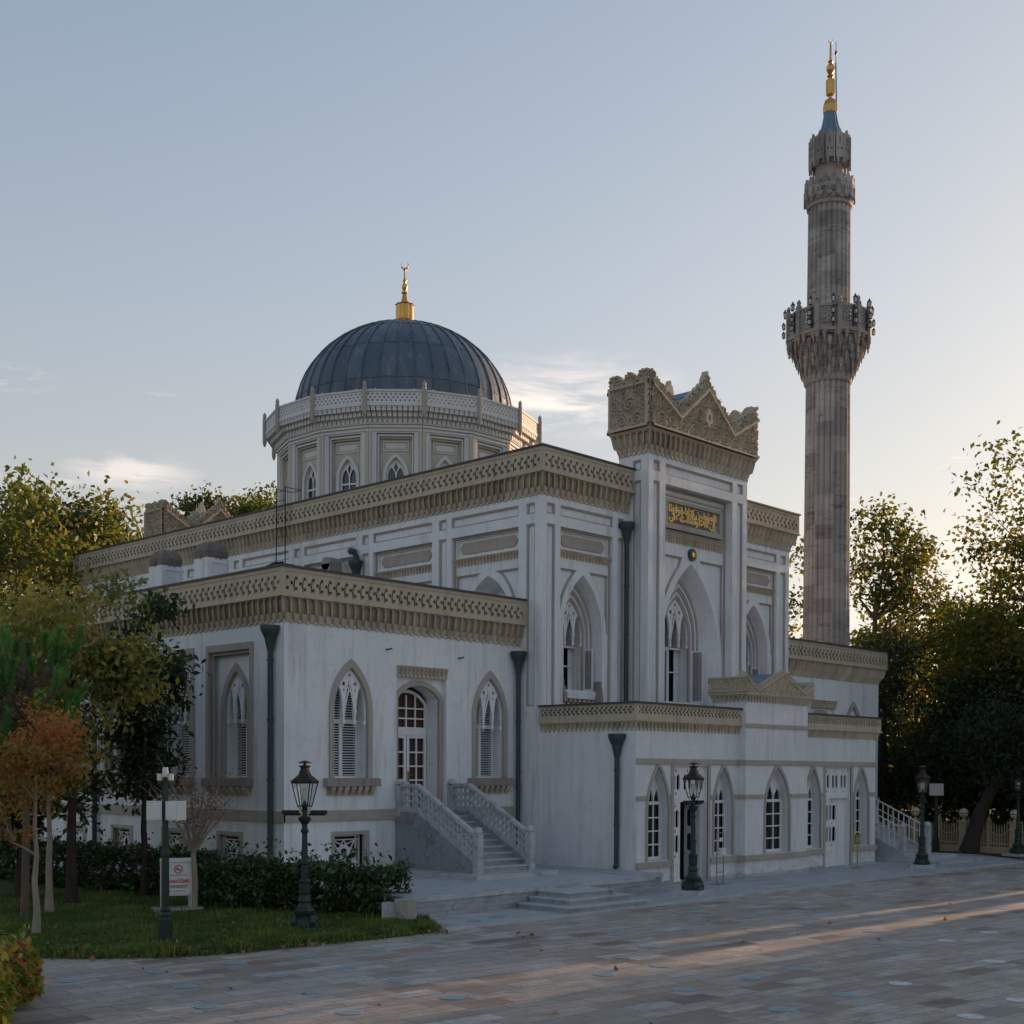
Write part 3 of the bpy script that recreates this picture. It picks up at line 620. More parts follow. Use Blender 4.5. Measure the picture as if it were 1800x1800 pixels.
def bay_floor(pl, u0, u1, zb, zt, y, cx, a, zs, za, cart=None, mz=(9.92,10.16), spz=9.6, deep=.55, **nk):
    """sunk bay: cartouche, little frieze, spandrels, arched niche"""
    w = MB(); tr = MB(); holes = [arch_hole(cx, a, zb, zs, za, 14)]
    b = a+.20; oc = arch(cx, b, zs, za+.34, 14)
    L = [p for p in oc if p[0] < cx-.22*a and p[1] < spz-.06 and p[0] > u0+.06]
    sps = []
    if len(L) > 1:
        sp = [(u0+.05, spz), (cx-.30*a, spz)]+[p for p in reversed(L) if p[0] < cx-.30*a]
        sp += [(u0+.05, L[0][1]-.02)] if L[0][0] > u0+.1 else [(u0+.05, L[0][1]-.3)]
        sps = [sp, [(2*cx-x, z) for x, z in sp]]
    for s_ in sps: holes.append(s_)
    if cart: holes.append(rect(*cart))
    w.panel(rect(u0, u1, zb, zt), holes, y)
    w.rim(rect(u0, u1, zb, zt), 0, y)
    for s_ in sps:
        w.rim(s_, y, y+.09); w.panel(s_, [], y+.09)
        for i in range(len(s_)): tr.bar(s_[i], s_[(i+1)%len(s_)], .085, y+.03+.0007*i, y+.088)
    tr.prism(rect(u0,u1,zb,zt), y-.07, y-.003, [rect(u0+.04,u1-.04,zb+.01,zt-.06)])
    if cart:
        w.rim(rect(*cart), y, y+.06); w.face([(p[0], y+.06, p[1]) for p in rect(*cart)])
        c0,c1,d0,d1 = cart; m = (d0+d1)/2; h = (d1-d0)*.34
        hexp = [(c0+.1, m), (c0+.24, m-h), (c1-.24, m-h), (c1-.1, m), (c1-.24, m+h), (c0+.24, m+h)]
        cc = MB(); cc.prism(hexp, y+.01, y+.058); put(cc, 'cartouche', 'trim', MQ, pl)
        w.box(c0-.06, c1+.06, y-.05, y, d0-.14, d0-.09)
    niche(w, pl, cx, a, zb, zs, za, y, deep, **nk)
    put(w, 'bay_wall', 'plaster', MQ, pl); put(tr, 'bay_moulding', 'trim', MQ, pl)
    strip(MQ, pl, u0+.03, u1-.03, mz[0], mz[1], .10, y, .15)
def facade(pl, u0, u1, zb, zt, bay, tiles, longs, y=0., tz=(11.15,11.49), ptop=10.86, pbot=5.3):
    w = MB(); t = MB(); holes = []
    for a, b in tiles: holes += [(a, b, *tz), (a, b, pbot, ptop)]
    for a, b in longs: holes.append((a, b, *tz))
    w.panel(rect(u0, u1, zb, zt), [rect(*h) for h in holes]+[rect(*h) for h in bay], y)
    for h in holes: recess(w, t, h, y)
    put(w, 'hall_wall', 'plaster', MQ, pl); put(t, 'wall_moulding', 'trim', MQ, pl)
pf = front(YM0)
for mir in (0, 1):
    fl = (lambda u: u) if not mir else (lambda u: 2*XC-u)
    R2 = lambda a, b: tuple(sorted((fl(a), fl(b))))
    b0, b1 = R2(29.45, 31.97)
    facade(pf, *R2(28.6, 32.75), -.1, 12.4, [(b0, b1, 4.8, 10.84)], [R2(28.82,29.2), R2(32.22,32.52)], [R2(29.45,31.97)])
    bay_floor(pf, b0, b1, 4.8, 10.84, .17, (b0+b1)/2, .93, 7.75, 9.5, (b0+.1, b1-.1, 10.22, 10.74), (9.92,10.17), 9.62, .4,
              a2=.89, za2=9.3, ain=.60, zin=8.75, zsin=7.6, zsill=5.86)
# side faces above the wings
bays = [27.32+3.93*k for k in range(7)]; tl = [26.81+3.93*k for k in range(8)]
for pl, s in ((left(XM0), -1), (right(XM1), 1)):
    R2 = lambda a, b: tuple(sorted((s*a, s*b)))
    nb = 3 if s < 0 else 0
    facade(pl, *R2(YM0, YM1), -.1, 12.4, [(*R2(b, b+3.), 8.0, 10.84) for b in bays[:nb]], [R2(c-.18, c+.18) for c in tl], [R2(b, b+3.) for b in bays])
    for b in bays[:nb]:
        b0, b1 = R2(b, b+3.)
        bay_floor(pl, b0, b1, 8.0, 10.84, .17, (b0+b1)/2, .98, 8.1, 9.5, (b0+.12, b1-.12, 10.22, 10.74), (9.9,10.15), 9.62, .5,
                  a2=.84, za2=9.12, ain=.46, zin=8.6, zsin=8.05, zsill=8.01, detail=False)
pbk = back(YM1); w = MB(); w.panel(rect(-XM1, -XM0, -.1, 12.4), [], 0.); put(w, 'hall_wall', 'plaster', MQ, pbk)
ZH = 13.09
cornice(MQ, left(XM0), -YM1, -YM0, ZH, .27, 1, 1); cornice(MQ, right(XM1), YM0, YM1, ZH, .27, 1, 1)
cornice(MQ, front(YM0), XM0, 32.75, ZH, .27, 1, 0); cornice(MQ, front(YM0), 2*XC-32.75, XM1, ZH, .27, 0, 1)
cornice(MQ, pbk, -XM1, -(2*XC-32.75), ZH, .27, 1, 0); cornice(MQ, pbk, -32.75, -XM0, ZH, .27, 0, 1)
simple_box('flat_roof', 'roof', XM0+.3, XM1-.3, YM0+.3, YM1-.3, 12.2, 12.5)
# ---- portal towers (front and rear) ----------------------------------------
def carve(u, v, k=1.):
    u, v = u*k, v*k
    s = .60; i = round(v/(s*.87)); uu = u-(i%2)*s/2; j = round(uu/s)
    du, dv = uu-j*s, v-i*s*.87; r = math.hypot(du, dv); th = math.atan2(dv, du)
    h = .5+.5*cos(2*PI*(r/.125+th/(2*PI)*(1 if (i+j)%2 else -1)))
    h2 = .5+.5*cos(5*th+3*cos(r*22))
    h = h*.75+.25*h2 if r < s*.46 else .25+.6*h2*abs(cos(v*23))
    return h*h*(3-2*h)
def crest(pl, u0, u1, zb, topf, y, thick, du=.035, rails=(), amp=.12, name='crest', parent=MQ, capz=None, rr=.05):
    """carved relief wall with an outline top; rails = raised mouldings"""
    mb = MB(); n = int((u1-u0)/du); nv = 46
    k0 = 0; top = []
    for i in range(n+1):
        u = u0+(u1-u0)*i/n; zt = topf(u); top.append((u, zt))
        for j in range(nv+1):
            z = zb+(zt-zb)*j/nv; h = carve(u, z, 1. if amp > .06 else 2.)*amp
            for r in rails:
                (a, b), (c, d) = r
                L = math.hypot(c-a, d-b); t = ((u-a)*(c-a)+(z-b)*(d-b))/L/L
                if -.02 < t < 1.02 and abs((u-a)*(d-b)-(z-b)*(c-a))/L < rr: h = amp*1.35
            mb.v.append((u, y-h, z))
    for i in range(n):
        for j in range(nv):
            a = i*(nv+1)+j; mb.f.append((a, a+nv+1, a+nv+2, a+1)); mb.a.append(.5); mb.m.append(0)
    out = [(u0, zb)]+[(u1, zb)]+list(reversed(top))
    mb.rim(out, y-.02, y+thick); mb.panel(out, [], y+thick)
    return put(mb, name, 'stone', parent, pl)
def lobes(d, s=.2, h=.1):
    t = (d/s) % 1.; return h*(abs(sin(PI*t))**.6)
def portal(pl_f, plane_y, name_rear, sgn):
    """sgn: +1 for the front tower; the rear one is the same turned round"""
    y0 = 0
    U = XC*(1 if sgn > 0 else -1); a0, a1 = U-2.81, U+2.81
    fl = lambda a, b: (U-b, U-a) if False else (U+a, U+b)
    w = MB(); t = MB(); holes = []
    for s_ in (-1, 1):
        for r in ((2.21, 2.55, 13.03, 13.38), (2.21, 2.55, 5.2, 12.72)):
            x = sorted((U+s_*r[0], U+s_*r[1])); holes.append((*x, r[2], r[3]))
    holes.append((U-1.92, U+1.92, 13.0, 13.36))
    B = (U-1.91, U+1.91, 4.8, 12.7)
    w.panel(rect(a0, a1, -.1, 14.2), [rect(*h) for h in holes]+[rect(*B)], 0.)
    for h in holes: recess(w, t, h, 0.)
    put(w, 'portal_wall', 'plaster', MQ, pl_f); put(t, 'wall_moulding', 'trim', MQ, pl_f)
    bay_floor(pl_f, B[0], B[1], B[2], B[3], .35, U, 1.59, 7.4, 10.36, None, (10.92,11.22), 10.52, .5,
              a2=1.12, za2=9.9, ain=.74, zin=9.25, zsin=7.85, zsill=5.66, shut=66)
    # sides
    for s_ in (-1, 1):
        xw = XC+s_*2.81
        pls = left(xw) if s_ < 0 else right(xw)
        Y0, Y1 = (25.5, 26.72) if sgn > 0 else (54.48, 55.7)
        k = -1 if s_ < 0 else 1
        w = MB(); t = MB(); hh = []
        c = 25.98 if sgn > 0 else 55.22
        hh = [(*sorted((k*(c-.17), k*(c+.17))), 13.03, 13.38), (*sorted((k*(c-.17), k*(c+.17))), 5.2, 12.72)]
        w.panel(rect(*sorted((k*Y0, k*Y1)), -.1, 14.2), [rect(*h) for h in hh], 0.)
        for h in hh: recess(w, t, h, 0.)
        put(w, 'portal_wall', 'plaster', MQ, pls); put(t, 'wall_moulding', 'trim', MQ, pls)
    w = MB(); w.panel(rect(-(XC+2.81) if sgn > 0 else XC-2.81, -(XC-2.81) if sgn > 0 else XC+2.81, 12., 14.2), [], 0.)
    put(w, 'portal_wall', 'plaster', MQ, back(26.72) if sgn > 0 else front(54.48))
    # crown: stalactites on all four sides, carved gable in front, carved side panels
    Yf, Yb = (25.5, 26.71) if sgn > 0 else (54.49, 55.7)
    o = .21; zc = 14.24
    sides = [(front(Yf), XC-2.81, XC+2.81), (back(Yb), -(XC+2.81), -(XC-2.81)), (left(XC-2.81), -Yb, -Yf), (right(XC+2.81), Yf, Yb)]
    for pl, u0, u1 in sides:
        q = MB(); muq_field(q, u0, u1, 13.52, zc, .015, o, .265, 1, 1); q.box(u0-o-.02, u1+o+.02, -o-.03, -o+.1, zc, zc+.09)
        cr = put(q, 'cornice', 'stone', MQ, pl)
        E0, E1 = u0-o, u1+o; L = E1-E0; m = (E0+E1)/2
        if L > 4:
            P = [(0,15.86),(.25,15.05),(.5,16.28),(.75,15.05),(1,15.86)]
            def topf(u, E0=E0, L=L):
                s_ = (u-E0)/L
                for (a, za), (b2, zb2) in zip(P[:-1], P[1:]):
                    if s_ <= b2+1e-9: z = za+(zb2-za)*(s_-a)/(b2-a); break
                d = abs(s_-.5)*L
                fin = .26*max(0, 1-d/.2) + (.12 if d < .07 else 0)
                e = min(s_, 1-s_)*L
                return z+.10+lobes((u-E0)*1.25, .27, .15)*(d > .1)+fin+(.14*max(0, 1-e/.16))
            rails = [((E0+L*a, za-.2), (E0+L*b2, zb2-.2)) for (a, za), (b2, zb2) in zip(P[:-1], P[1:])]
            rails.append(((E0, zc+.12), (E1, zc+.12)))
            for k in range(3):
                th = PI/2+k*2*PI/3; c = (m, 15.15)
                A = [(c[0]+.2*cos(th+q2*2*PI/3), c[1]+.3*sin(th+q2*2*PI/3)) for q2 in range(3)]
                Bq = [(c[0]+.2*cos(th+PI+q2*2*PI/3), c[1]+.3*sin(th+PI+q2*2*PI/3)) for q2 in range(3)]
                rails += [(A[0], A[1]), (Bq[0], Bq[1])] if k < 3 else []
            crest(pl, E0, E1, zc+.085, topf, -o, .16, .03, rails, name='crest', parent=MQ)
        else:
            def topf(u, E0=E0, L=L):
                e = min(u-E0, E1-u); return 15.9+lobes(u-E0, L/3, .28)+.16*max(0, 1-e/.2)
            rails = [((E0, 15.72), (E1, 15.72)), ((E0+.05, zc), (E0+.05, 15.7)), ((E1-.05, zc), (E1-.05, 15.7)), ((E0, zc+.12), (E1, zc+.12))]
            crest(pl, E0, E1, zc+.085, topf, -o, .16, .03, rails, name='crest', parent=MQ)
    # folded lead roof between the gables: ridge line follows the zigzag
    r = MB(); P = [(-2.85,15.75),(-1.47,15.0),(0,16.2),(1.47,15.0),(2.85,15.75)]
    for (a, za), (b2, zb2) in zip(P[:-1], P[1:]):
        r.face([(XC+a, Yf-o+.17, za), (XC+b2, Yf-o+.17, zb2), (XC+b2, Yb+o-.17, zb2), (XC+a, Yb+o-.17, za)])
        for k in (1,2,3):
            tt = k/4; x = XC+a+(b2-a)*tt; z = za+(zb2-za)*tt
            r.tube([(x, Yf-o+.17, z+.01), (x, Yb+o-.17, z+.01)], .022, 5)
    r.build('lead_roof', 'copper', MQ, (0,0,0))
portal(front(25.5), 25.5, False, 1)
portal(back(55.7), 55.7, True, -1)
# ---- inscription and medallion over the portal niche ------------------------
pl = front(25.5); yb = .35
f = MB(); f.prism(rect(33.93, 37.13, 11.44, 12.34), yb-.13, yb, [rect(34.05, 37.01, 11.55, 12.23)]); f.box(33.9, 37.16, yb-.17, yb, 11.36, 11.44); f.box(33.65, 37.41, yb-.06, yb, 11.26, 11.31)
f.prism(rect(33.72, 37.34, 11.36, 12.5), yb-.03, yb, [rect(33.80, 37.26, 11.40, 12.44)])
ins = put(f, 'inscription', 'trim', MQ, pl)
p = MB(); hexp = [(34.06,11.89),(34.16,11.80),(34.16,11.60),(36.9,11.60),(36.9,11.80),(37.0,11.89),(36.9,11.98),(36.9,12.19),(34.16,12.19),(34.16,11.98)]
p.prism(hexp, yb-.035, yb-.005); put(p, 'inscription_field', 'soot', ins, pl)
def shape_ar(words):
    """isolated letters -> joined presentation forms, visual (left to right) order"""
    F = {'ا':'ﺍﺎ','ل':'ﻝﻞﻟﻠ','ص':'ﺹﺺﺻﺼ','و':'ﻭﻮ','ة':'ﺓﺔ','ك':'ﻙﻚﻛﻜ','ن':'ﻥﻦﻧﻨ','ت':'ﺕﺖﺗﺘ','ع':'ﻉﻊﻋﻌ','ى':'ﻯﻰ','م':'ﻡﻢﻣﻤ','ؤ':'ﺅﺆ','ي':'ﻱﻲﻳﻴ','ب':'ﺏﺐﺑﺒ','ق':'ﻕﻖﻗﻘ','إ':'ﺇﺈ'}
    out = []
    for w_ in words.split():
        s_ = ''; join = False
        for i, ch in enumerate(w_):
            fm = F[ch]; nxt = i < len(w_)-1
            if len(fm) == 2: s_ += fm[1] if join else fm[0]; join = False
            else:
                s_ += (fm[3] if join else fm[2]) if nxt else (fm[1] if join else fm[0]); join = nxt
        out.append(s_[::-1])
    return ' '.join(reversed(out))
g = MB()
def put_text(g, txt, cx, cz, wid, hei, y, ext=.02, bold=0.):
    vs, fs = text_mesh(txt, 1., .02, bold=bold)
    if len(vs) == 0: return
    mn, mx = vs.min(0), vs.max(0); sx, sz = wid/(mx[0]-mn[0]), hei/(mx[1]-mn[1]); c = (mn+mx)/2
    g.raw([(cx+(v[0]-c[0])*sx, y-(v[2]-c[2])/.02*ext*.5, cz+(v[1]-c[1])*sz) for v in vs], fs)
put_text(g, shape_ar('إن الصلوة كانت على'), 35.55, 11.76, 2.72, .38, yb-.05, .04, .022)
put_text(g, shape_ar('المؤمنين كتابا موقوتا'), 35.5, 12.03, 2.66, .38, yb-.052, .04, .022)
for x in (34.45, 34.9, 35.5, 36.2, 36.72): g.bar((x, 11.66), (x-.015, 12.14), .028, yb-.075, yb-.03)
for x0, x1, z in ((34.7, 35.25, 12.0), (35.45, 36.6, 11.86)): g.bar((x0, z), (x1, z-.01), .03, yb-.072, yb-.03)
g.tube([(34.75, yb-.05, 11.98), (34.62, yb-.05, 12.12), (34.95, yb-.05, 12.15)], .017, 5)
put(g, 'lettering', 'goldp', ins, pl)
m = MB(); m.prism(circ(35.53, 10.66, .21, 20), yb-.07, yb+.01); med = put(m, 'medallion', 'pipe', MQ, pl)
m = MB(); m.prism(star(35.53, 10.66, .13, .055, 6), yb-.10, yb-.06); put(m, 'gold_star', 'gold', med, pl)
# ---- drum, balustrade, dome --------------------------------------------------
DC = Vector((XC, 40.55, 0)); N = 16; R1 = 5.18; AP = R1*cos(PI/N); HW = R1*sin(PI/N)
protoD = []
def facet(k):
    th = 2*PI*k/N; # outward direction
    return (DC.x+AP*cos(th), DC.y+AP*sin(th), 0.), th+PI/2
w = MB(); cx = 0; hw = HW
op = rect(-hw+.30, hw-.30, 12.3, 16.08)
w.panel(rect(-hw, hw, 12.3, 16.5), [op], 0.)
w.rim(op, 0, .16); w.mi = 1
i2 = rect(-hw+.42, hw-.42, 12.3, 15.90)
w.panel(op, [i2], .16); w.rim(i2, .16, .27)
w.panel(i2, [arch_hole(0, .36, 12.35, 14.5, 15.2, 8)], .27)
w.mi = 0
w.prism(rect(-hw+.33, hw-.33, 12.3, 16.04), .06, .13, [rect(-hw+.38, hw-.38, 12.3, 15.97)])
w.ring([(-.50, 13.6)]+arch(0, .50, 14.45, 15.38, 8)+[(.50, 13.6)], [(-.37, 13.6)]+arch(0, .37, 14.5, 15.22, 8)+[(.37, 13.6)], .20, .28)
w.prism(rect(-.49, .49, 15.45, 15.84), .235, .268, [rect(-.45, .45, 15.49, 15.80)])
w.prism([(-.40,15.645),(-.33,15.54),(.33,15.54),(.40,15.645),(.33,15.75),(-.33,15.75)], .25, .269)
w.rim(arch_hole(0, .36, 12.35, 14.5, 15.2, 8), .27, .4)
for sg in (-1, 1):   # corner shafts
    w.mi = 1; w.box(*sorted((sg*hw, sg*(hw-.12))), -.04, .03, 12.3, 16.265); w.mi = 0
    w.box(*sorted((sg*(hw-.14), sg*(hw-.2))), -.025, .02, 12.3, 16.12)
w.box(-hw, hw, -.05, .03, 16.14, 16.2); w.box(-hw, hw, -.08, .03, 16.27, 16.36)
wm = MB()
wm.prism(arch_hole(0, .36, 12.4, 14.5, 15.19, 8), .36, .40, [rect(-.31, -.02, 12.45, 14.26), rect(.02, .31, 12.45, 14.26), [(-.31, 14.33)]+arch(-.165, .145, 14.5, 14.86, 5)+[(-.02, 14.33)], [(.02, 14.33)]+arch(.165, .145, 14.5, 14.86, 5)+[(.31, 14.33)], [(-.08,14.86),(0,14.66),(.08,14.86),(0,15.06)]])
gl = MB(); gl.panel(arch_hole(0, .36, 12.4, 14.5, 15.19, 8), [], .43)
# bracketed cornice, balustrade panel and posts
bk = MB(); R2 = 5.7; ap2 = R2*cos(PI/N); ov = ap2-AP; hw2 = R2*sin(PI/N); nb = 11
for i in range(nb):
    x = -hw+(i+.5)*2*hw/nb; fl = hw2/hw
    for w_, z0, z1, d0 in ((.062, 16.42, 16.62, ov*.30), (.07, 16.62, 16.80, ov*.62), (.078, 16.80, 16.97, ov*.93)):
        s0 = 1+(fl-1)*d0/ov
        bk.box(x*s0-w_, x*s0+w_, -d0, .02, z0, z1)
    bk.tube([(x*fl-.07, -ov*.86, 16.93), (x*fl+.07, -ov*.86, 16.93)], .06, 7)
bk.face([(-hw,0,16.4),(hw,0,16.4),(hw2,-ov*.72,17.0),(-hw2,-ov*.72,17.0)])
bk.box(-hw-.02, hw+.02, -.12, .0, 16.38, 16.44)
bk.face([(-hw2,-ov,16.98),(hw2,-ov,16.98),(hw,0,16.98),(-hw,0,16.98)])
bl = MB(); h = []
nst = 12; q = (2*hw2-.16)/nst
cell = MB(); hs = [circ(q*.25, 17.17, .038, 6), circ(q*.25, 17.40, .038, 6), circ(q*.75, 17.285, .038, 6)]
cell.panel(rect(0, q, 17.08, 17.5), hs, 0.); 
for c in hs: cell.rim(c, 0, .06)
cell.panel(rect(0, q, 17.08, 17.5), hs, .06)
for k in range(nst): bl.raw([(-hw2+.08+k*q+v[0], v[1]-ov+.02, v[2]) for v in cell.v], cell.f)
bl.box(-hw2, hw2, -ov, -ov+.10, 16.97, 17.08); bl.box(-hw2, hw2, -ov-.02, -ov+.12, 17.5, 17.57)
for x in (-.33*hw2*2+.0, .33*hw2*2-.0): bl.box(x-.02, x+.02, -ov+.03, -ov+.08, 17.57, 17.62)
ps = MB(); ps.lathe([(.03,-.62),(.075,-.5),(.085,-.42),(.085,.52),(.06,.55),(.075,.6),(.07,.68),(.02,.76)], (0,0,0), 8)
drum = None
meshes = {}
for k in range(N):
    loc, rz = facet(k)
    for nm, mb, mt in (('drum_wall', w, ['drumw','drumb']), ('drum_window', wm, 'paint'), ('bracket_cornice', bk, 'drumw'), ('balustrade', bl, 'drumw')):
        if k == 0: o = mb.build(nm, mt, MQ, loc, rz); meshes[nm] = o.data
        else: o = link(nm, meshes[nm], MQ, loc, rz)
        if nm == 'drum_window':
            if k == 0: p = gl.build('pane', 'bglass', o); meshes['pane'] = p.data
            else: p = link('pane', meshes['pane'], o)
        if nm == 'balustrade':
            a = 2*PI*(k+.5)/N; x = Vector((DC.x+(R2+.02)*cos(a), DC.y+(R2+.02)*sin(a), 17.12))
            if k == 0: p = ps.build('post', 'trim', o, None); meshes['post'] = p.data
            else: p = link('post', meshes['post'], o)
            # post sits at the panel's end, in the panel's own space
            p.location = Matrix.Rotation(-rz, 4, 'Z') @ (x-Vector(loc))
DR, DZ, DH = 4.53, 17.75, 4.05
mb = MB(); NR = 40; rows = [0,.10,.36,.62,.82,.95]
sub = 4
for j in range(NR):
    for r in range(len(rows)):
        t0 = rows[r]; t1 = rows[r+1] if r+1 < len(rows) else 1.
        mb.var = random.random()
        ss = max(1, int((t1-t0)*20))
        for q_ in range(ss):
            A = (t0+(t1-t0)*q_/ss)*PI/2; B2 = (t0+(t1-t0)*(q_+1)/ss)*PI/2
            for hh in range(2):
                p0, p1 = 2*PI*(j+hh/2)/NR, 2*PI*(j+(hh+1)/2)/NR
                o_ = .004 if r % 2 else 0
                P = lambda a, p: (DC.x+(DR*cos(a)+o_)*cos(p), DC.y+(DR*cos(a)+o_)*sin(p), DZ+DH*sin(a)+o_)
                mb.face([P(A,p0), P(A,p1), P(B2,p1), P(B2,p0)])
dome = mb.build('dome', 'lead', MQ, (0,0,0), smooth=True)
rb = MB()
for j in range(NR):
    p0 = 2*PI*j/NR; rb.var = random.random()*.6
    rb.tube([(DC.x+(DR+.01)*cos(a)*cos(p0), DC.y+(DR+.01)*cos(a)*sin(p0), DZ+(DH+.01)*sin(a)) for a in [i/14*PI/2*.985 for i in range(15)]], [.045]*11+[.04,.03,.025,.02], 6, False)
rb.build('seam_roll', 'lead', dome, (0,0,0))
sm = MB()
for r in rows[1:]:
    a = r*PI/2; sm.tube([(DC.x+(DR+.006)*cos(a)*cos(2*PI*k/96), DC.y+(DR+.006)*cos(a)*sin(2*PI*k/96), DZ+(DH+.006)*sin(a)+.03*(k//2%2)) for k in range(97)], .009, 4, False)
sm.build('lap_seam', 'lead', dome, (0,0,0))
rf = MB(); rf.lathe([(5.5, 16.99), (4.6, 17.2)], DC, 32); rf.lathe([(4.66, 17.0), (4.64, 17.9)], DC, 48); rf.build('drum_roof', 'lead', dome, (0,0,0))
fn = MB(); z = DZ+DH
fl10 = lambda t: 1+.10*abs(cos(5*t))
fn.lathe([(.74,-.08),(.80,.02),(.72,.10),(.4,.15)], (DC.x,DC.y,z), 40, 0, lambda t: .86+.14*abs(cos(8*t)))
fn.lathe([(.34,.05),(.22,.14),(.26,.22),(.34,.24),(.36,.28),(.36,.88),(.40,.92),(.2,.90)], (DC.x,DC.y,z), 40, 0, lambda t: .86+.16*abs(cos(5*t)))
fn.lathe([(.2,.85),(.14,1.1),(.09,1.35),(.13,1.4),(.13,1.46),(.07,1.5),(.12,1.62),(.12,1.72),(.05,1.82),(.08,1.9),(.05,1.98),(.03,2.3),(.06,2.36),(.02,2.44)], (DC.x,DC.y,z), 14)
cr = [(.0,2.46)]
D45 = Vector((.69,-.72,0))
def crescent(mb, c, R, z0, th=.03):
    """open ring with thin horns, standing in the plane facing the court"""
    pts = []; rad = []
    for i in range(17):
        a = -PI/2+(i/16-.5)*2*PI*.80; pts.append((c[0]+R*cos(a)*D45.x, c[1]+R*cos(a)*D45.y, z0+R+R*sin(a))); rad.append(th*(1.15-abs(i/16-.5)*1.9))
    mb.tube(pts, rad, 6)
crescent(fn, (DC.x,DC.y), .15, z+2.42, .035)
fn.build('finial', 'gold', dome, (0,0,0), smooth=False)
# ---- low annex in front -------------------------------------------------------
XA0, XA1, YA, YB = 28.62, 42.5, 22.7, 22.42
MX0, MX1 = 33.72, 37.36
def annex_window(cx, a, pl, zb=.75, zs=2.1, za=3.48, cols=3):
    w = MB(); w.ring([(cx-a-.085, zb)]+arch(cx, a+.085, zs, za+.15, 10)+[(cx+a+.085, zb)], [(cx-a, zb)]+arch(cx, a, zs, za, 10)+[(cx+a, zb)], -.04, .03)
    o = put(w, 'annex_window', 'trim', MQ, pl)
    r = MB(); r.rim(arch_hole(cx, a, zb, zs, za, 10), .02, .42); put(r, 'reveal', 'plaster2', o, pl)
    f = MB(); y = .28
    zt = 2.42
    f.prism(rect(cx-a, cx+a, zb, zt), y, y+.05, [rect(cx-a+.05, cx+a-.05, zb+.09, zt-.06)])
    for k in range(1, cols): x = cx-a+2*a*k/cols; f.box(x-.02, x+.02, y+.007, y+.045, zb+.05, zt)
    for k in range(1, 4): z = zb+.05+(zt-zb-.1)*k/4; f.box(cx-a+.04, cx+a-.04, y+.006, y+.043, z-.02, z+.02)
    hd = [p for p in arch(cx, a, zs, za, 14) if p[1] > zt+.001]
    poly = [(hd[0][0]-.0, zt)]+hd+[(hd[-1][0], zt)]
    hw = hd[-1][0]-cx; hl = []
    for k in range(cols):
        x0 = cx-hw+2*hw*k/cols+.025; x1 = cx-hw+2*hw*(k+1)/cols-.025; m_ = (x0+x1)/2; top = zt+(.40 if k in (0, cols-1) else .52)
        hl.append([(x0, zt+.03), (x1, zt+.03), (x1-.005, zt+.16), (m_, top), (x0+.005, zt+.16)])
    hl.append(circ(cx, zt+.68, .07, 8))
    f.prism(poly, y+.001, y+.05, hl)
    put(f, 'window_bars', 'paint', o, pl)
    g = MB(); g.panel(arch_hole(cx, a, zb, zs, za, 10), [], y+.09); put(g, 'pane', 'glass', o, pl); return o
def lattice_leaf(mb, u0, u1, v0, v1, y):
    """door leaf: panelled foot, tall hexagon lights between bands of crossed bars"""
    hs = []; n = 2; f = .05; w_ = (u1-u0-2*f)/n; zb = v0+.66; L = v1-.04-zb; lat = .17; hx = (L-3*lat)/2
    z = zb
    for kind in 'dhdhd':
        H = lat if kind == 'd' else hx
        for k in range(n):
            c = u0+f+w_*(k+.5)
            if kind == 'h': hs.append([(c-w_*.40, z+.07), (c, z+.0), (c+w_*.40, z+.07), (c+w_*.40, z+H-.07), (c, z+H), (c-w_*.40, z+H-.07)])
        if kind == 'd':
            c = (u0+u1)/2; m = z+H/2; hs.append([(c-.045, m), (c, m-.07), (c+.045, m), (c, m+.07)])
            for sg in (-1, 1):
                hs.append([(c+sg*(w_-.005), m-.045), (c+sg*(w_-.05), m), (c+sg*(w_-.005), m+.045)])
        z += H
    mb.prism(rect(u0,u1,v0,v1), y, y+.05, hs)
    mb.prism(rect(u0+.07,u1-.07,v0+.12,v0+.58), y-.02, y, [rect(u0+.12,u1-.12,v0+.18,v0+.52)])
    mb.box(u0, u1, y-.03, y, v0, v0+.08)
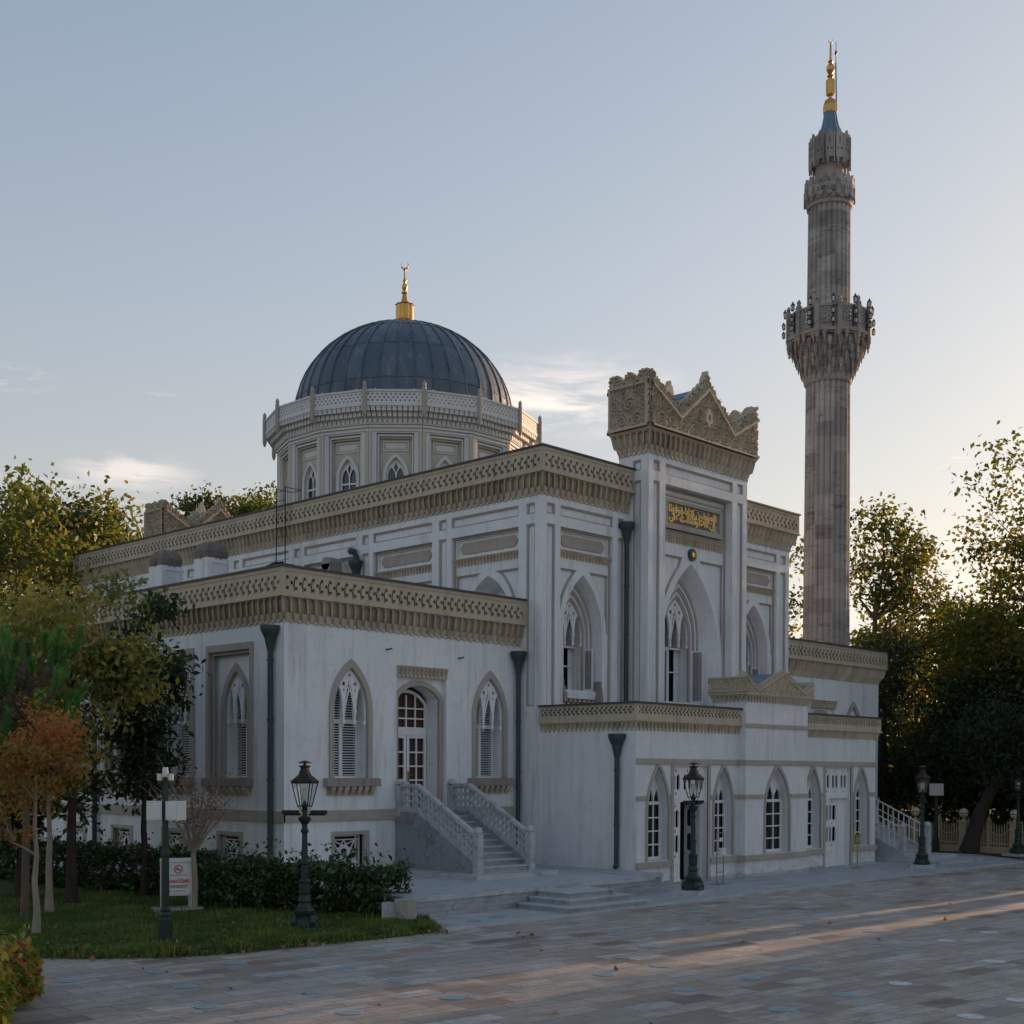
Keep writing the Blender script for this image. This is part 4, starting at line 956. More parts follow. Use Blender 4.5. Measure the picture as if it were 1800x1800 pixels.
def annex_door(c, pl, openleaf):
    a = .86; zt = 3.5
    w = MB(); w.rim(rect(c-a, c+a, .04, zt), 0, .62); o = put(w, 'annex_door', 'plaster2', MQ, pl)
    t = MB()
    for sg in (-1, 1): t.box(*sorted((c+sg*a, c+sg*(a+.12))), -.03, .02, .0, zt+.02)
    put(t, 'door_surround', 'trim', o, pl)
    l = MB(); y = .12
    lattice_leaf(l, c-a, c-.36, .06, 2.42, y); 
    l.box(c-a, c+a, y-.01, y+.06, 2.42, 2.56)
    for k in range(3):
        u0 = c-a+k*2*a/3; u1 = u0+2*a/3; zz0, zz1 = 2.56, zt
        hs = []
        for q_ in range(2):
            cc = u0+.06+(u1-u0-.12)*(q_+.5)/2; ww = (u1-u0-.12)/2*.36
            hs += [[(cc-ww, 2.83), (cc, 2.74), (cc+ww, 2.83), (cc+ww, 3.18), (cc, 3.27), (cc-ww, 3.18)]]
        hs += [[((u0+u1)/2-.045, 2.67), ((u0+u1)/2, 2.61), ((u0+u1)/2+.045, 2.67), ((u0+u1)/2, 2.73)], [((u0+u1)/2-.045, 3.35), ((u0+u1)/2, 3.29), ((u0+u1)/2+.045, 3.35), ((u0+u1)/2, 3.41)]]
        l.prism(rect(u0, u1, zz0, zz1), y+.002, y+.05, hs)
    put(l, 'door_leaf', 'paint', o, pl)
    l2 = MB()
    if openleaf:
        lattice_leaf(l2, 0, .62, .06, 2.42, 0); l2.v = [(c+a-.02-yy, y+.08+x, z) for x, yy, z in l2.v]
    else:
        lattice_leaf(l2, c-.34, c+.36, .06, 2.42, y+.12); l2.box(c+.37, c+a, y+.1, y+.16, .06, 2.42)
    put(l2, 'door_leaf', 'paint', o, pl)
    g = MB(); g.panel(rect(c-a, c+a, .04, zt), [], y+(1.9 if openleaf else .42))
    if openleaf:
        g.rim(rect(c-a, c+a, .04, zt), .62, y+1.9)
    put(g, 'dark_pane', 'inside', o, pl)
    s = MB(); s.box(c-a-.05, c+a+.05, -.12, .6, .0, .045); put(s, 'threshold', 'marble', o, pl)
for mir in (0, 1):
    fl = (lambda u: u) if not mir else (lambda u: 2*35.55-u)
    R2 = lambda a, b: tuple(sorted((fl(a), fl(b))))
    pa = front(YA); w = MB(); u0, u1 = R2(XA0, MX0)
    wins = [fl(29.65), fl(32.93)]; dc = fl(31.25)
    w.panel(rect(u0, u1, -.1, 4.9), [arch_hole(c, .50, .75, 2.1, 3.48, 10) for c in wins]+[rect(dc-.86, dc+.86, .0, 3.5)], 0.)
    put(w, 'annex_wall', 'plaster2', MQ, pa)
    for c in wins: annex_window(c, .50, pa)
    annex_door(dc, pa, not mir)
    def course(*bx): b = MB(); b.box(*bx); put(b, 'string_course', 'trim', MQ, pa)
    course(u0-.0, u1, -.05, 0, 3.545, 3.70)
    xs = sorted([(wins[0]-.57, wins[0]+.57), (wins[1]-.57, wins[1]+.57), (dc-.98, dc+.98)])
    e = [u0]+[v for p_ in xs for v in p_]+[u1]
    for i in range(0, len(e), 2):
        if e[i+1]-e[i] > .03: course(e[i], e[i+1], -.045, 0, 2.50, 2.62)
    for a_, e_ in ((u0, dc-.98), (dc+.98, u1)):
        course(a_, e_, -.09, 0, .56, .72); b = MB(); b.box(a_, e_, -.05, 0, -.05, .14); put(b, 'plinth', 'marble', MQ, pa)
    cornice(MQ, pa, u0, u1, 5.28, .13, 1-mir, mir, small=True)
    pls = left(XA0) if not mir else right(XA1); k = -1 if not mir else 1
    w = MB(); w.panel(rect(*sorted((k*YA, k*YM0)), -.1, 4.9), [], 0.); put(w, 'annex_wall', 'plaster2', MQ, pls)
    cornice(MQ, pls, *sorted((k*YA, k*YM0)), 5.28, .13, mir, 1-mir, small=True)
pm = front(YB); w = MB(); c = 35.54
w.panel(rect(MX0, MX1, -.1, 5.7), [arch_hole(c, .70, .75, 2.1, 3.48, 10)], 0.); put(w, 'annex_wall', 'plaster2', MQ, pm)
annex_window(c, .70, pm)
for bx in ((MX0-.05, MX1+.05, -.05, 0, 3.545, 3.70), (MX0-.05, c-.78, -.045, 0, 2.50, 2.62), (c+.78, MX1+.05, -.045, 0, 2.50, 2.62), (MX0-.09, MX1+.09, -.09, 0, .56, .72), (MX0-.04, MX1+.04, -.04, 0, 4.72, 4.84)):
    b = MB(); b.box(*bx); put(b, 'string_course', 'trim', MQ, pm)
b = MB(); b.box(MX0-.05, MX1+.05, -.05, 0, -.05, .14); put(b, 'plinth', 'marble', MQ, pm)
for s_, x in ((-1, MX0), (1, MX1)):
    w = MB(); k = s_; w.panel(rect(*sorted((k*YB, k*(YA+.9))), -.1, 5.7), [], 0.); put(w, 'annex_wall', 'plaster2', MQ, left(x) if s_ < 0 else right(x))
    u = sorted((k*YB, k*YA))
    for bx in ((-.05, 0, 3.545, 3.70), (-.045, 0, 2.5, 2.62), (-.09, 0, .56, .72)): b = MB(); b.box(*u, *bx); put(b, 'string_course', 'trim', MQ, left(x) if s_ < 0 else right(x))
sides = [(front(YB), MX0, MX1), (left(MX0), -(YA+.9), -YB), (right(MX1), YB, YA+.9), (back(YA+.9), -MX1, -MX0)]
for pl, u0, u1 in sides:
    q = MB(); muq_field(q, u0, u1, 5.50, 5.74, .01, .12, .176, 1, 1, 1); q.box(u0-.14, u1+.14, -.15, -.02, 5.74, 5.80); put(q, 'cornice', 'stone', MQ, pl)
    E0, E1 = u0-.13, u1+.13; L = E1-E0
    if L > 2:
        P = [(0,6.24),(.16,5.92),(.52,6.52),(.86,5.92),(1,6.2)]
        def topf(u, E0=E0, L=L):
            s_ = (u-E0)/L
            for (a, za), (b2, zb2) in zip(P[:-1], P[1:]):
                if s_ <= b2+1e-9: z = za+(zb2-za)*(s_-a)/(b2-a); break
            return z+.05+lobes(u-E0, .09, .05)
        rails = [((E0+L*a, za-.06), (E0+L*b2, zb2-.06)) for (a, za), (b2, zb2) in zip(P[:-1], P[1:])]
    else:
        topf = lambda u: 6.30; rails = [((E0, 6.26), (E1, 6.26)), ((E0, 5.84), (E1, 5.84))]
    crest(pl, E0, E1, 5.79, topf, -.13, .1, .025, rails, .04, 'crest', rr=.025)
r = MB(); P = [(MX0-.05,6.2),(MX0+.16*3.9-.13,5.95),(MX0+2.,6.5),(MX1-.5,5.95),(MX1+.05,6.2)]
for (a, za), (b2, zb2) in zip(P[:-1], P[1:]): r.face([(a, YB-.02, za), (b2, YB-.02, zb2), (b2, YA+1., zb2), (a, YA+1., za)])
r.build('lead_roof', 'copper', MQ, (0,0,0))
simple_box('flat_roof', 'roof', XA0+.1, XA1-.1, YA+.1, YM0, 4.75, 4.95)
# ---- rainwater pipes ----------------------------------------------------------
def downpipe(x, y, z0, z1, r=.075, elbow=None):
    mb = MB(); mb.tube([(x,y,z0),(x,y,z1)], r, 10)
    z = z0+1.2
    while z < z1-.3: mb.tube([(x,y,z),(x,y,z+.05)], r*1.25, 10); z += 1.55
    if elbow: mb.tube([(x,y,z0+.25),(x,y,z0+.1),(x+elbow[0],y+elbow[1],z0)], r, 8)
    o = mb.build('downpipe', 'pipe', MQ, (0,0,0))
    h = MB(); h.lathe([(.08,-.55),(.11,-.42),(.16,-.2),(.24,-.05),(.25,.0),(.27,.0),(.27,.12),(.2,.12),(.2,.0)], (x,y,z1), 8, PI/8); h.build('rain_hopper', 'pipe', o, (0,0,0)); return o
downpipe(XW0-.14, 27.66, .3, 6.95); downpipe(28.38, 27.08, .5, 6.85); downpipe(28.50, 23.3, .58, 4.28, .07, (-.12, -.05))
downpipe(32.50, 26.2, 5.0, 11.25); downpipe(28.44, 35.0, 8.0, 10.5); downpipe(XW0-.14, 36.9, .3, 6.95)
e = MB(); e.tube([(28.44,35.0,10.5),(28.44,34.97,10.75),(28.44,35.1,10.95),(28.44,35.3,11.0)], .12, 8); e.build('pipe_elbow', 'pipe', MQ, (0,0,0))
# small iron cramps left in the plaster
for pt in ((23.05+.18, 6.68), (26.0, 6.62)):
    c = MB(); c.tube([(pt[0], YW+.01, pt[1]), (pt[0]+.02, YW-.1, pt[1]), (pt[0]+.1, YW-.13, pt[1]+.03)], .022, 6); c.build('iron_cramp', 'coping', MQ, (0,0,0))
# ---- things on the low roof -----------------------------------------------------
for (x, y, h0) in ((24.3, 40.5, 10.5), (24.3, 37.6, 10.45)):
    mb = MB(); a = .42; mb.box(x-a, x+a, y-a, y+a, 7.9, h0)
    for dx in (-1, 1):
        pass
    mb.prism([(q[0], q[1]) for q in rect(x-a+.12, x+a-.12, 8.7, h0-.12)], y-a-.03, y-a, [rect(x-a+.17, x+a-.17, 8.75, h0-.17)])
    o = mb.build('chimney', 'plaster', MQ, (0,0,0))
    c = MB(); c.lathe([(.53,0),(.56,.05),(.58,.16),(.59,.24),(.56,.30),(.52,.40),(.42,.52),(.26,.58)], (x,y,h0), 4, PI/4)
    for k in range(14):
        t_ = 2*PI*k/14; c.box(x+.40*cos(t_)-.04, x+.40*cos(t_)+.04, y+.40*sin(t_)-.04, y+.40*sin(t_)+.04, h0-.03, h0+.28)
    c.build('chimney_cap', 'soot', o, (0,0,0))
ld = MB()
for y in (38.75, 39.3): ld.tube([(28.18,y,8.0),(28.18,y,13.75)], .02, 6)
z = 8.3
while z < 13.6: ld.tube([(28.18,38.75,z),(28.18,39.3,z)], .012, 5); z += .33
for y in (38.75, 39.3): ld.tube([(28.18,y,13.7),(28.9,y,13.7)], .014, 5)
ld.tube([(28.9,38.75,13.7),(28.9,39.3,13.7)], .014, 5)
for y in (38.75, 39.3): ld.tube([(28.18,y,10.9),(28.58,y,10.9)], .018, 5)
o = ld.build('roof_ladder', 'rust', None, (0,0,0)); tag(o, 'thin steel ladder fixed to the upper wall, rising past its parapet left of the dome', 'ladder')
vh = MB(); vh.box(25.9,26.4,33.2,33.65,7.9,10.05); vh.tube([(25.9,33.42,10.05),(26.4,33.42,10.05)], .225, 10); vh.tube([(26.5,33.0,7.9),(26.5,33.0,9.9),(26.3,33.1,10.2)], .02, 5); o = vh.build('roof_vent', 'steel', None, (0,0,0)); tag(o, 'grey curved vent hood standing on the low wing roof', 'roof vent')
sp = MB(); sp.raw([(25.5,37.2,10.05),(25.5,35.7,10.3),(25.9,35.7,10.38),(25.9,37.2,10.13),(25.5,37.2,9.98),(25.5,35.7,10.23),(25.9,35.7,10.31),(25.9,37.2,10.06)], [(0,1,2,3),(4,5,6,7),(0,1,5,4),(1,2,6,5),(2,3,7,6),(3,0,4,7)])
for q_ in ((25.7,37.0),(25.7,35.9)): sp.box(q_[0]-.03,q_[0]+.03,q_[1]-.03,q_[1]+.03,7.9,10.1)
o = sp.build('roof_panel', 'black', None, (0,0,0)); tag(o, 'dark sloping panel lying on the low wing roof behind the corner parapet', 'panel')
# ---- minaret -----------------------------------------------------------------------
MC = Vector((49.35, 28.75, 0))
MN = empty('minaret', MC, 'tall fluted grey stone minaret with lantern hung balcony and gilded tip', 'minaret')
flute = lambda n, d: (lambda t: 1-d*(1-abs(cos(n*t/2))**.7))
NF = 24
def shaft(name, z0, z1, r0, r1, parent=MN):
    mb = MB(); n = NF*6; nz = max(2, int((z1-z0)/.62)); k0 = 0
    ff = flute(NF, .085)
    for i in range(nz):
        za, zb_ = z0+(z1-z0)*i/nz, z0+(z1-z0)*(i+1)/nz; ra, rb_ = r0+(r1-r0)*i/nz, r0+(r1-r0)*(i+1)/nz
        off = random.random()
        for j in range(n):
            if j % 18 == 0: mb.var = .5+(random.random()-.5)*random.choice((.5,.9))
            t0, t1 = 2*PI*j/n+off*0, 2*PI*(j+1)/n
            mb.face([(ra*ff(t0)*cos(t0), ra*ff(t0)*sin(t0), za), (ra*ff(t1)*cos(t1), ra*ff(t1)*sin(t1), za), (rb_*ff(t1)*cos(t1), rb_*ff(t1)*sin(t1), zb_), (rb_*ff(t0)*cos(t0), rb_*ff(t0)*sin(t0), zb_)])
    return mb.build(name, 'minst', parent)
mb = MB(); mb.box(-1.15,1.15,-1.15,1.15,7.5,8.6); mb.build('base', 'minst', MN)
shaft('shaft', 8.3, 20.25, .985, .935); shaft('shaft', 21.6, 28.0, .92, .885)
mb = MB(); mb.lathe([(.95,20.1),(1.0,20.15),(1.0,20.42),(.97,20.45)], n=48); mb.build('collar', 'minst', MN); mb = MB(); mb.lathe([(.9,27.75),(.95,27.8),(.95,28.0)], n=48); mb.build('collar', 'minst', MN)
# stalactite corbelling: tiers of hanging pendants growing outwards
mb = MB(); tiers = 6; n = 22
mb.lathe([(.96,20.4),(1.0,20.6),(1.12,21.0),(1.3,21.5),(1.45,21.95),(1.5,22.3)], n=48)
for i in range(tiers):
    r = 1.01+.125*i; z = 20.52+.30*i; k = n+ (i%2)*0
    for j in range(k):
        t = 2*PI*(j+.5*(i%2))/k; x, y = r*cos(t), r*sin(t); mb.var = random.random()
        mb.lathe([(.0,-.26),(.03,-.18),(.018,-.13),(.05,-.03),(.075,.1),(.10,.12),(.105,.36)], (x,y,z), 6, t)
mb.build('stalactite_corbel', 'minst', MN)
# balcony parapet: eight sides with posts
NBA = 12; RB = 1.72
pp = MB(); ap = RB*cos(PI/NBA); hb = RB*sin(PI/NBA)
pp.box(-hb, hb, -.06, .16, 22.28, 22.45); pp.box(-hb, hb, -.05, .12, 23.55, 23.68)
pp.prism(rect(-hb, hb, 22.45, 23.55), 0, .07, [circ(dx, z, .045, 8) for dx in (-.11,.11) for z in (22.92,23.16,23.36)]+[circ(0, z, .045, 8) for z in (23.04,23.26)])
pp.prism(rect(-.24, .24, 22.8, 23.48), -.03, 0, [rect(-.2, .2, 22.84, 23.44)])
bp_ = MB(); bp_.box(-.10,.10,-.09,.12,22.2,23.72); bp_.lathe([(.11,23.72),(.13,23.78),(.07,23.86),(.1,23.95),(.02,24.08)], n=8); bp_.lathe([(.0,21.75),(.05,21.85),(.03,21.93),(.08,22.02),(.1,22.2)], n=8)
lt = MB()
def mini_lantern(mb, x, y, z):
    mb.mi = 0; mb.lathe([(.075,-.03),(.06,.0)], (x,y,z), 4, PI/4); mb.lathe([(.10,.20),(.11,.22),(.04,.31),(.03,.36),(.0,.38)], (x,y,z), 4, PI/4)
    for k in range(4):
        t = PI/4+k*PI/2; mb.tube([(x+.06*cos(t), y+.06*sin(t), z), (x+.095*cos(t), y+.095*sin(t), z+.2)], .012, 4)
    mb.mi = 1; mb.lathe([(.045,.0),(.075,.2)], (x,y,z), 4, PI/4); mb.mi = 0
for z, d in ((22.62, .16), (23.10, .16), (23.70, .10)):
    mini_lantern(lt, 0, -.06-d, z); lt.tube([(0,0,z+.1),(0,-.06-d,z-.02)], .015, 4)
lt.box(-.03,.03,-.1,0,22.5,23.6)
fl = MB(); fl.lathe([(1.66,22.2),(1.7,22.28),(1.5,22.42),(.9,22.42)], n=NBA, ph=PI/NBA)
fl.build('balcony_floor', 'minst', MN)
md = {}
for k in range(NBA):
    t = 2*PI*k/NBA; loc = (ap*cos(t), ap*sin(t), 0)
    if k == 0: o = pp.build('balcony_panel', 'minst', MN, loc, t+PI/2); md['p'] = o.data
    else: o = link('balcony_panel', md['p'], MN, loc, t+PI/2)
    t2 = t+PI/NBA; loc = (RB*cos(t2), RB*sin(t2), 0)
    if k == 0: o = bp_.build('balcony_post', 'minst', MN, loc, t2+PI/2); md['b'] = o.data
    else: o = link('balcony_post', md['b'], MN, loc, t2+PI/2)
    loc = ((ap+.01)*cos(t+.12), (ap+.01)*sin(t+.12), 0)
    if k == 0: o = lt.build('hanging_lantern', ['coping','white'], MN, loc, t+PI/2); md['l'] = o.data
    else: o = link('hanging_lantern', md['l'], MN, loc, t+PI/2)
# upper ring and crown
mb = MB(); mb.lathe([(.90,27.95),(1.0,28.1),(1.02,28.3),(1.04,28.75),(1.04,29.0),(.8,29.05)], n=16, rvar=True)
for j in range(16):
    t = 2*PI*j/16
    mb.prism([(-.15,28.95),(.15,28.95),(.15,29.1),(0,29.32),(-.15,29.1)], -.05, .05); k = 0
    vs = mb.v[-0:] if False else None
mb.v = [v for v in mb.v]; base_n = len(mb.v)
mb = MB(); mb.lathe([(.90,27.95),(1.0,28.1),(1.02,28.3),(1.04,28.75),(1.04,29.0),(.8,29.05)], n=32, rvar=True)
def radial(mb, make, n, r, z, ph=0.):
    for j in range(n):
        t = 2*PI*j/n+ph; tmp = MB(); make(tmp); mb.var = random.random()
        c_, s_ = cos(t+PI/2), sin(t+PI/2)
        mb.raw([(r*cos(t)+v[0]*c_-v[1]*s_, r*sin(t)+v[0]*s_+v[1]*c_, z+v[2]) for v in tmp.v], tmp.f)
radial(mb, lambda q_: q_.prism([(-.16,0),(.16,0),(.16,.12),(.09,.2),(0,.36),(-.09,.2),(-.16,.12)], -.05, .07), 18, 1.0, 29.0)
radial(mb, lambda q_: (q_.box(-.03,.03,-.06,.06,0,.75), q_.prism([(-.1,.1),(.1,.1),(.1,.3),(0,.42),(-.1,.3)], -.05, 0)), 18, 1.03, 28.12, PI/18)
mb.build('upper_ring', 'minst', MN)
mb = MB(); mb.lathe([(.62,29.0),(.6,29.3),(.58,29.8),(.62,30.0)], n=24); mb.build('neck', 'minst', MN)
mb = MB(); mb.lathe([(.66,29.75),(.74,29.9),(.80,30.2),(.80,30.95),(.6,31.0)], n=12, rvar=True)
radial(mb, lambda q_: (q_.prism([(-.17,0),(.17,0),(.17,.95),(.10,1.05),(0,1.25),(-.10,1.05),(-.17,.95)], -.04, .05, [[(-.04,.62),(0,.52),(.04,.62),(.04,.82),(0,.92),(-.04,.82)], circ(-.08,.36,.045,7), circ(.08,.36,.045,7)]), q_.box(.17,.22,-.09,.05,-.25,1.0), q_.prism([(-.14,-.02),(-.02,-.02),(-.08,-.3)], -.06, 0)), 12, .80, 29.85)
mb.build('crown', 'minst', MN)
mb = MB(); mb.lathe([(.62,30.85),(.44,31.2),(.33,31.6),(.27,31.95),(.24,32.25)], n=40, mod=lambda t: 1+.08*cos(10*t)); mb.build('spire_cone', 'copper', MN)
mb = MB(); mb.lathe([(.33,32.1),(.35,32.15),(.35,32.4),(.26,32.62),(.12,32.7)], n=40, mod=lambda t: .9+.12*abs(cos(5*t)))
mb.lathe([(.08,32.65),(.08,32.8),(.2,32.85),(.22,32.9),(.22,33.45),(.1,33.5)], n=40, mod=lambda t: .86+.16*abs(cos(4*t)))
mb.lathe([(.12,33.5),(.1,33.56),(.17,33.62),(.1,33.7),(.2,33.85),(.2,34.0),(.08,34.15),(.13,34.22),(.06,34.3),(.05,34.85),(.02,35.0)], n=16)
crescent(mb, (0,0), .1, 34.98, .022)
# bring the tip to its measured height
mb.v = [(x*.86, y*.86, 32.1+(z-32.1)*.97) for x, y, z in mb.v]
mb.build('gilded_tip', 'gold', MN)
mb = MB(); mb.tube([(.17,-.2,32.3),(.15,-.17,34.1)], .03, 6); mb.tube([(.15,-.17,34.0),(.15,-.17,34.95)], .014, 5); mb.lathe([(.0,-.12),(.06,-.03),(.05,.03),(.01,.12)], (.15,-.17,34.5), 8); mb.tube([(.16,-.18,33.9),(0,0,33.95)], .012, 4); mb.build('lightning_rod', 'coping', MN)
ZM = {0:0}
def remap_minaret():
    xs = [0,27.5,28.0,29.0,29.36,29.6,31.1,32.1,35.5]; ys = [0,27.3,27.62,28.3,28.72,29.15,30.62,31.6,35.25]; done = set()
    for o in kids(MN):
        if o.name.split('.')[0] in ('shaft','upper_ring','neck','crown','spire_cone','gilded_tip','lightning_rod','collar'):
            me = o.data; n = len(me.vertices); co = np.empty(n*3, 'f'); me.vertices.foreach_get('co', co); co = co.reshape(-1,3)
            co[:,2] = np.interp(co[:,2], xs, ys); me.vertices.foreach_set('co', co.ravel()); me.update()
remap_minaret()
for o in kids(MN):
    if o.name.split('.')[0] in ('balcony_floor','balcony_panel','balcony_post','hanging_lantern','stalactite_corbel') and 'low' not in o.data:
        me = o.data; n = len(me.vertices); co = np.empty(n*3, 'f'); me.vertices.foreach_get('co', co); co = co.reshape(-1,3)
        co[:,2] = np.interp(co[:,2], [20.0,20.42,22.28,23.68,24.5], [19.85,20.15,21.82,22.92,23.74]); me.vertices.foreach_set('co', co.ravel()); me.update(); me['low'] = 1
# ------------------------------------------------------------------ ground
def sheet(name, poly, z, th, mat, kind='structure'):
    mb = MB(); tr = tessellate_polygon([[Vector((p[0],p[1],0)) for p in poly]])
    mb.raw([(p[0],p[1],z) for p in poly], tr); 
    for i in range(len(poly)):
        a, b_ = poly[i], poly[(i+1)%len(poly)]; mb.face([(*a,z),(*b_,z),(*b_,z-th),(*a,z-th)])
    o = mb.build(name, mat); o['kind'] = kind; return o
mb = MB(); mb.face([(-900,-900,0),(900,-900,0),(900,900,0),(-900,900,0)]); tag(mb.build('ground', 'paving'), kind='structure')
MARB = [(17.97,19.39),(47.7,19.6),(50.4,22.4),(50.4,23.6),(46,28.0),(28.6,28.0),(19.3,27.3),(19.4,21.34)]
sheet('pavement', MARB, .04, .2, 'marblet')
mb = MB(); mb.box(17.9,47.7,19.33,19.42,-.1,.05); mb.build('kerb', 'marble')['kind'] = 'structure'
LAWN = [(6.5,26.2),(10.3,21.85),(10.47,21.68),(11.1,20.95),(11.89,20.28),(12.7,19.92),(13.62,19.71),(15.84,19.52),(18.0,19.46),(19.38,21.34),(19.3,27.2),(19.7,27.3),(19.7,80),(-30,80),(-30,55)]
sheet('lawn', LAWN, .07, .2, 'turf')
sheet('verge', [(51.0,29),(50.6,22.0),(49.3,20.2),(53,16.5),(58,8),(140,8),(140,140),(51.0,140)], .03, .2, 'turf')
sheet('rear_lawn', [(-30,80.2),(140,140.2),(140,180),(-30,180)], .03, .2, 'turf')
# terrace of marble blocks
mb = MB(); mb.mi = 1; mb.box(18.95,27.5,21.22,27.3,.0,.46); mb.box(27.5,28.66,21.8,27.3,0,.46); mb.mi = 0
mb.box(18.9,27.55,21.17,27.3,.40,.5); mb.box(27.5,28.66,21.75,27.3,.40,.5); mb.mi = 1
random.seed(3)
for z0, z1 in ((.0,.14),(.145,.27),(.275,.40)):
    x = 18.95
    while x < 27.4:
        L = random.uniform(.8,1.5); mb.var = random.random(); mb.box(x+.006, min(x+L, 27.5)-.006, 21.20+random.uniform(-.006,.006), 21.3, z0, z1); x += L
mb.build('terrace', ['marble','marble_shaded'])['kind'] = 'structure'  # upright faces take the darker marble, shade put into the colour
# block steps up to the terrace
st = empty('block_steps', (23.6,20.4,.04), 'three broad marble steps set against the terrace front', 'steps')
for x0,x1,y0,z0,z1 in ((22.2,25.05,19.5,0,.13),(22.58,24.8,19.84,.13,.26),(22.88,24.5,20.14,.26,.39)):
    mb = MB(); mb.box(x0-23.6,x1-23.6,y0-20.4,21.16-20.4,z0,z1-.035); so_ = mb.build('step', 'marble_shaded', st); mb = MB(); mb.box(x0-23.63,x1-23.57,y0-20.43,21.16-20.4,z1-.035,z1); mb.build('tread', 'marble', so_)  # riser shade is painted in by the darker copy, treads stay pale
# ------------------------------------------------------------------ staircases
def pierced(mb, poly4, t):
    """balustrade panel between two rails: ring-lattice of stone"""
    (y0,za0,zb0),(y1,za1,zb1) = poly4
    L = y1-y0; n = max(2, round(abs(L)/.165)); m = 3
    P = lambda s_, r_: (y0+L*s_, (za0+(za1-za0)*s_)*(1-r_)+(zb0+(zb1-zb0)*s_)*r_)
    for i in range(n):
        for j in range(m):
            c = P((i+.5)/n, (j+.5)/m); o = [P((i+a)/n, (j+b_)/m) for a, b_ in ((0,0),(1,0),(1,1),(0,1))]
            k = 6; h_ = abs((zb0-za0))/m; w_ = abs(L)/n
            hole = [(c[0]+w_*.43*cos(2*PI*q_/k+PI/2), c[1]+h_*.46*sin(2*PI*q_/k+PI/2)) for q_ in range(k)]
            for x in (-t/2, t/2):
                ls = [[Vector((p[0],p[1],0)) for p in o],[Vector((p[0],p[1],0)) for p in hole]]
                tr = tessellate_polygon(ls); fl = [v for l in ls for v in l]; mb.raw([(x, v.x, v.y) for v in fl], tr)
            for q_ in range(k):
                a, b_ = hole[q_], hole[(q_+1)%k]; mb.face([(-t/2,a[0],a[1]),(-t/2,b_[0],b_[1]),(t/2,b_[0],b_[1]),(t/2,a[0],a[1])])
def beam(mb, y0,z0,y1,z1,h,t,x=0.):
    mb.raw([(x-t/2,y0,z0),(x+t/2,y0,z0),(x+t/2,y1,z1),(x-t/2,y1,z1),(x-t/2,y0,z0+h),(x+t/2,y0,z0+h),(x+t/2,y1,z1+h),(x-t/2,y1,z1+h)], [(0,1,2,3),(4,5,6,7),(0,1,5,4),(1,2,6,5),(2,3,7,6),(3,0,4,7)])
def stair_post(mb, y, z, h=1.16):
    mb.box(-.10,.10,y-.10,y+.10,z,z+.3); mb.box(-.085,.085,y-.085,y+.085,z+.3,z+.42); mb.box(-.10,.10,y-.10,y+.10,z+.42,z+h-.12)
    mb.box(-.085,.085,y-.085,y+.085,z+h-.12,z+h-.09); mb.lathe([(.135,h-.09),(.13,h-.03),(.09,h+.03),(.04,h+.06)], (0,y,z), 8, PI/8)
def main_stair():
    o = empty('marble_staircase', (24.66,25.3,.5), 'grey marble staircase with pierced balustrades leading up to the glazed door', 'staircase')
    X0, X1 = -1.0, 1.0; zb = .62-.5; yb, yt = 24.02-25.3, 26.4-25.3; zt = 2.05-.5; n = 9; yw = 27.24-25.3
    mb = MB(); mb.box(-1.62,1.5,23.42-25.3,yw,0,zb); mb.build('plinth', 'marble', o)
    for k in range(n):
        z0, z1 = zb+(zt-zb)*k/n, zb+(zt-zb)*(k+1)/n; y = yb+(yt-yb)*k/(n-1)
        s_ = MB(); s_.box(X0+.08,X1-.08,y,yw,z0,z1-.045); so_ = s_.build('step', 'marble_shaded', o); s_ = MB(); s_.box(X0+.07,X1-.07,y-.03,yw,z1-.045,z1); s_.build('tread', 'marble', so_)  # risers coloured darker than treads in place of shade
    for x in (X0, X1):
        w = MB(); P = [(yb-.02,zb),(yb-.02,zb+.22),(yt-.02,zt+.12),(yw,zt+.12),(yw,zb)]
        w.prism([(p[0],p[1]) for p in P], -.09, .09); w.v = [(y_, x_, z_) for x_, y_, z_ in w.v]
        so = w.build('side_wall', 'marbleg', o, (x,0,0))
        if x == X0:     # stepped stone blocks seen from the court
            q = MB()
            for k in range(n-1):
                z1 = zb+(zt-zb)*(k+1)/n-.12; y = yb+(yt-yb)*k/(n-1)+.1; q.box(-.115,-.09,y,y+.42,z1-.06,z1)
                q.box(-.10,-.09,y+.02,y+.025,zb,z1-.06)
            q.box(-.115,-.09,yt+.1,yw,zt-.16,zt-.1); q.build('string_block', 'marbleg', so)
        b = MB(); H = .70
        beam(b, yb,zb+.22,yt,zt+.12,.10,.13); beam(b, yt,zt+.12,yw-.1,zt+.12,.10,.13)
        beam(b, yb,zb+.22+H,yt,zt+.12+H,.09,.17); beam(b, yt,zt+.12+H,yw-.1,zt+.12+H,.09,.17)
        pierced(b, ((yb+.1,zb+.32+.06,zb+.22+H+.06),(yt,zt+.22,zt+.12+H)), .07); pierced(b, ((yt,zt+.22,zt+.12+H),(yw-.12,zt+.22,zt+.12+H)), .07)
        bo = b.build('balustrade', 'marble', o, (x,0,0))
        p = MB(); stair_post(p, yb, zb); p.build('post', 'marble', bo)
        p = MB(); stair_post(p, yw-.11, zt, .98); p.build('post', 'marble', bo)
main_stair()
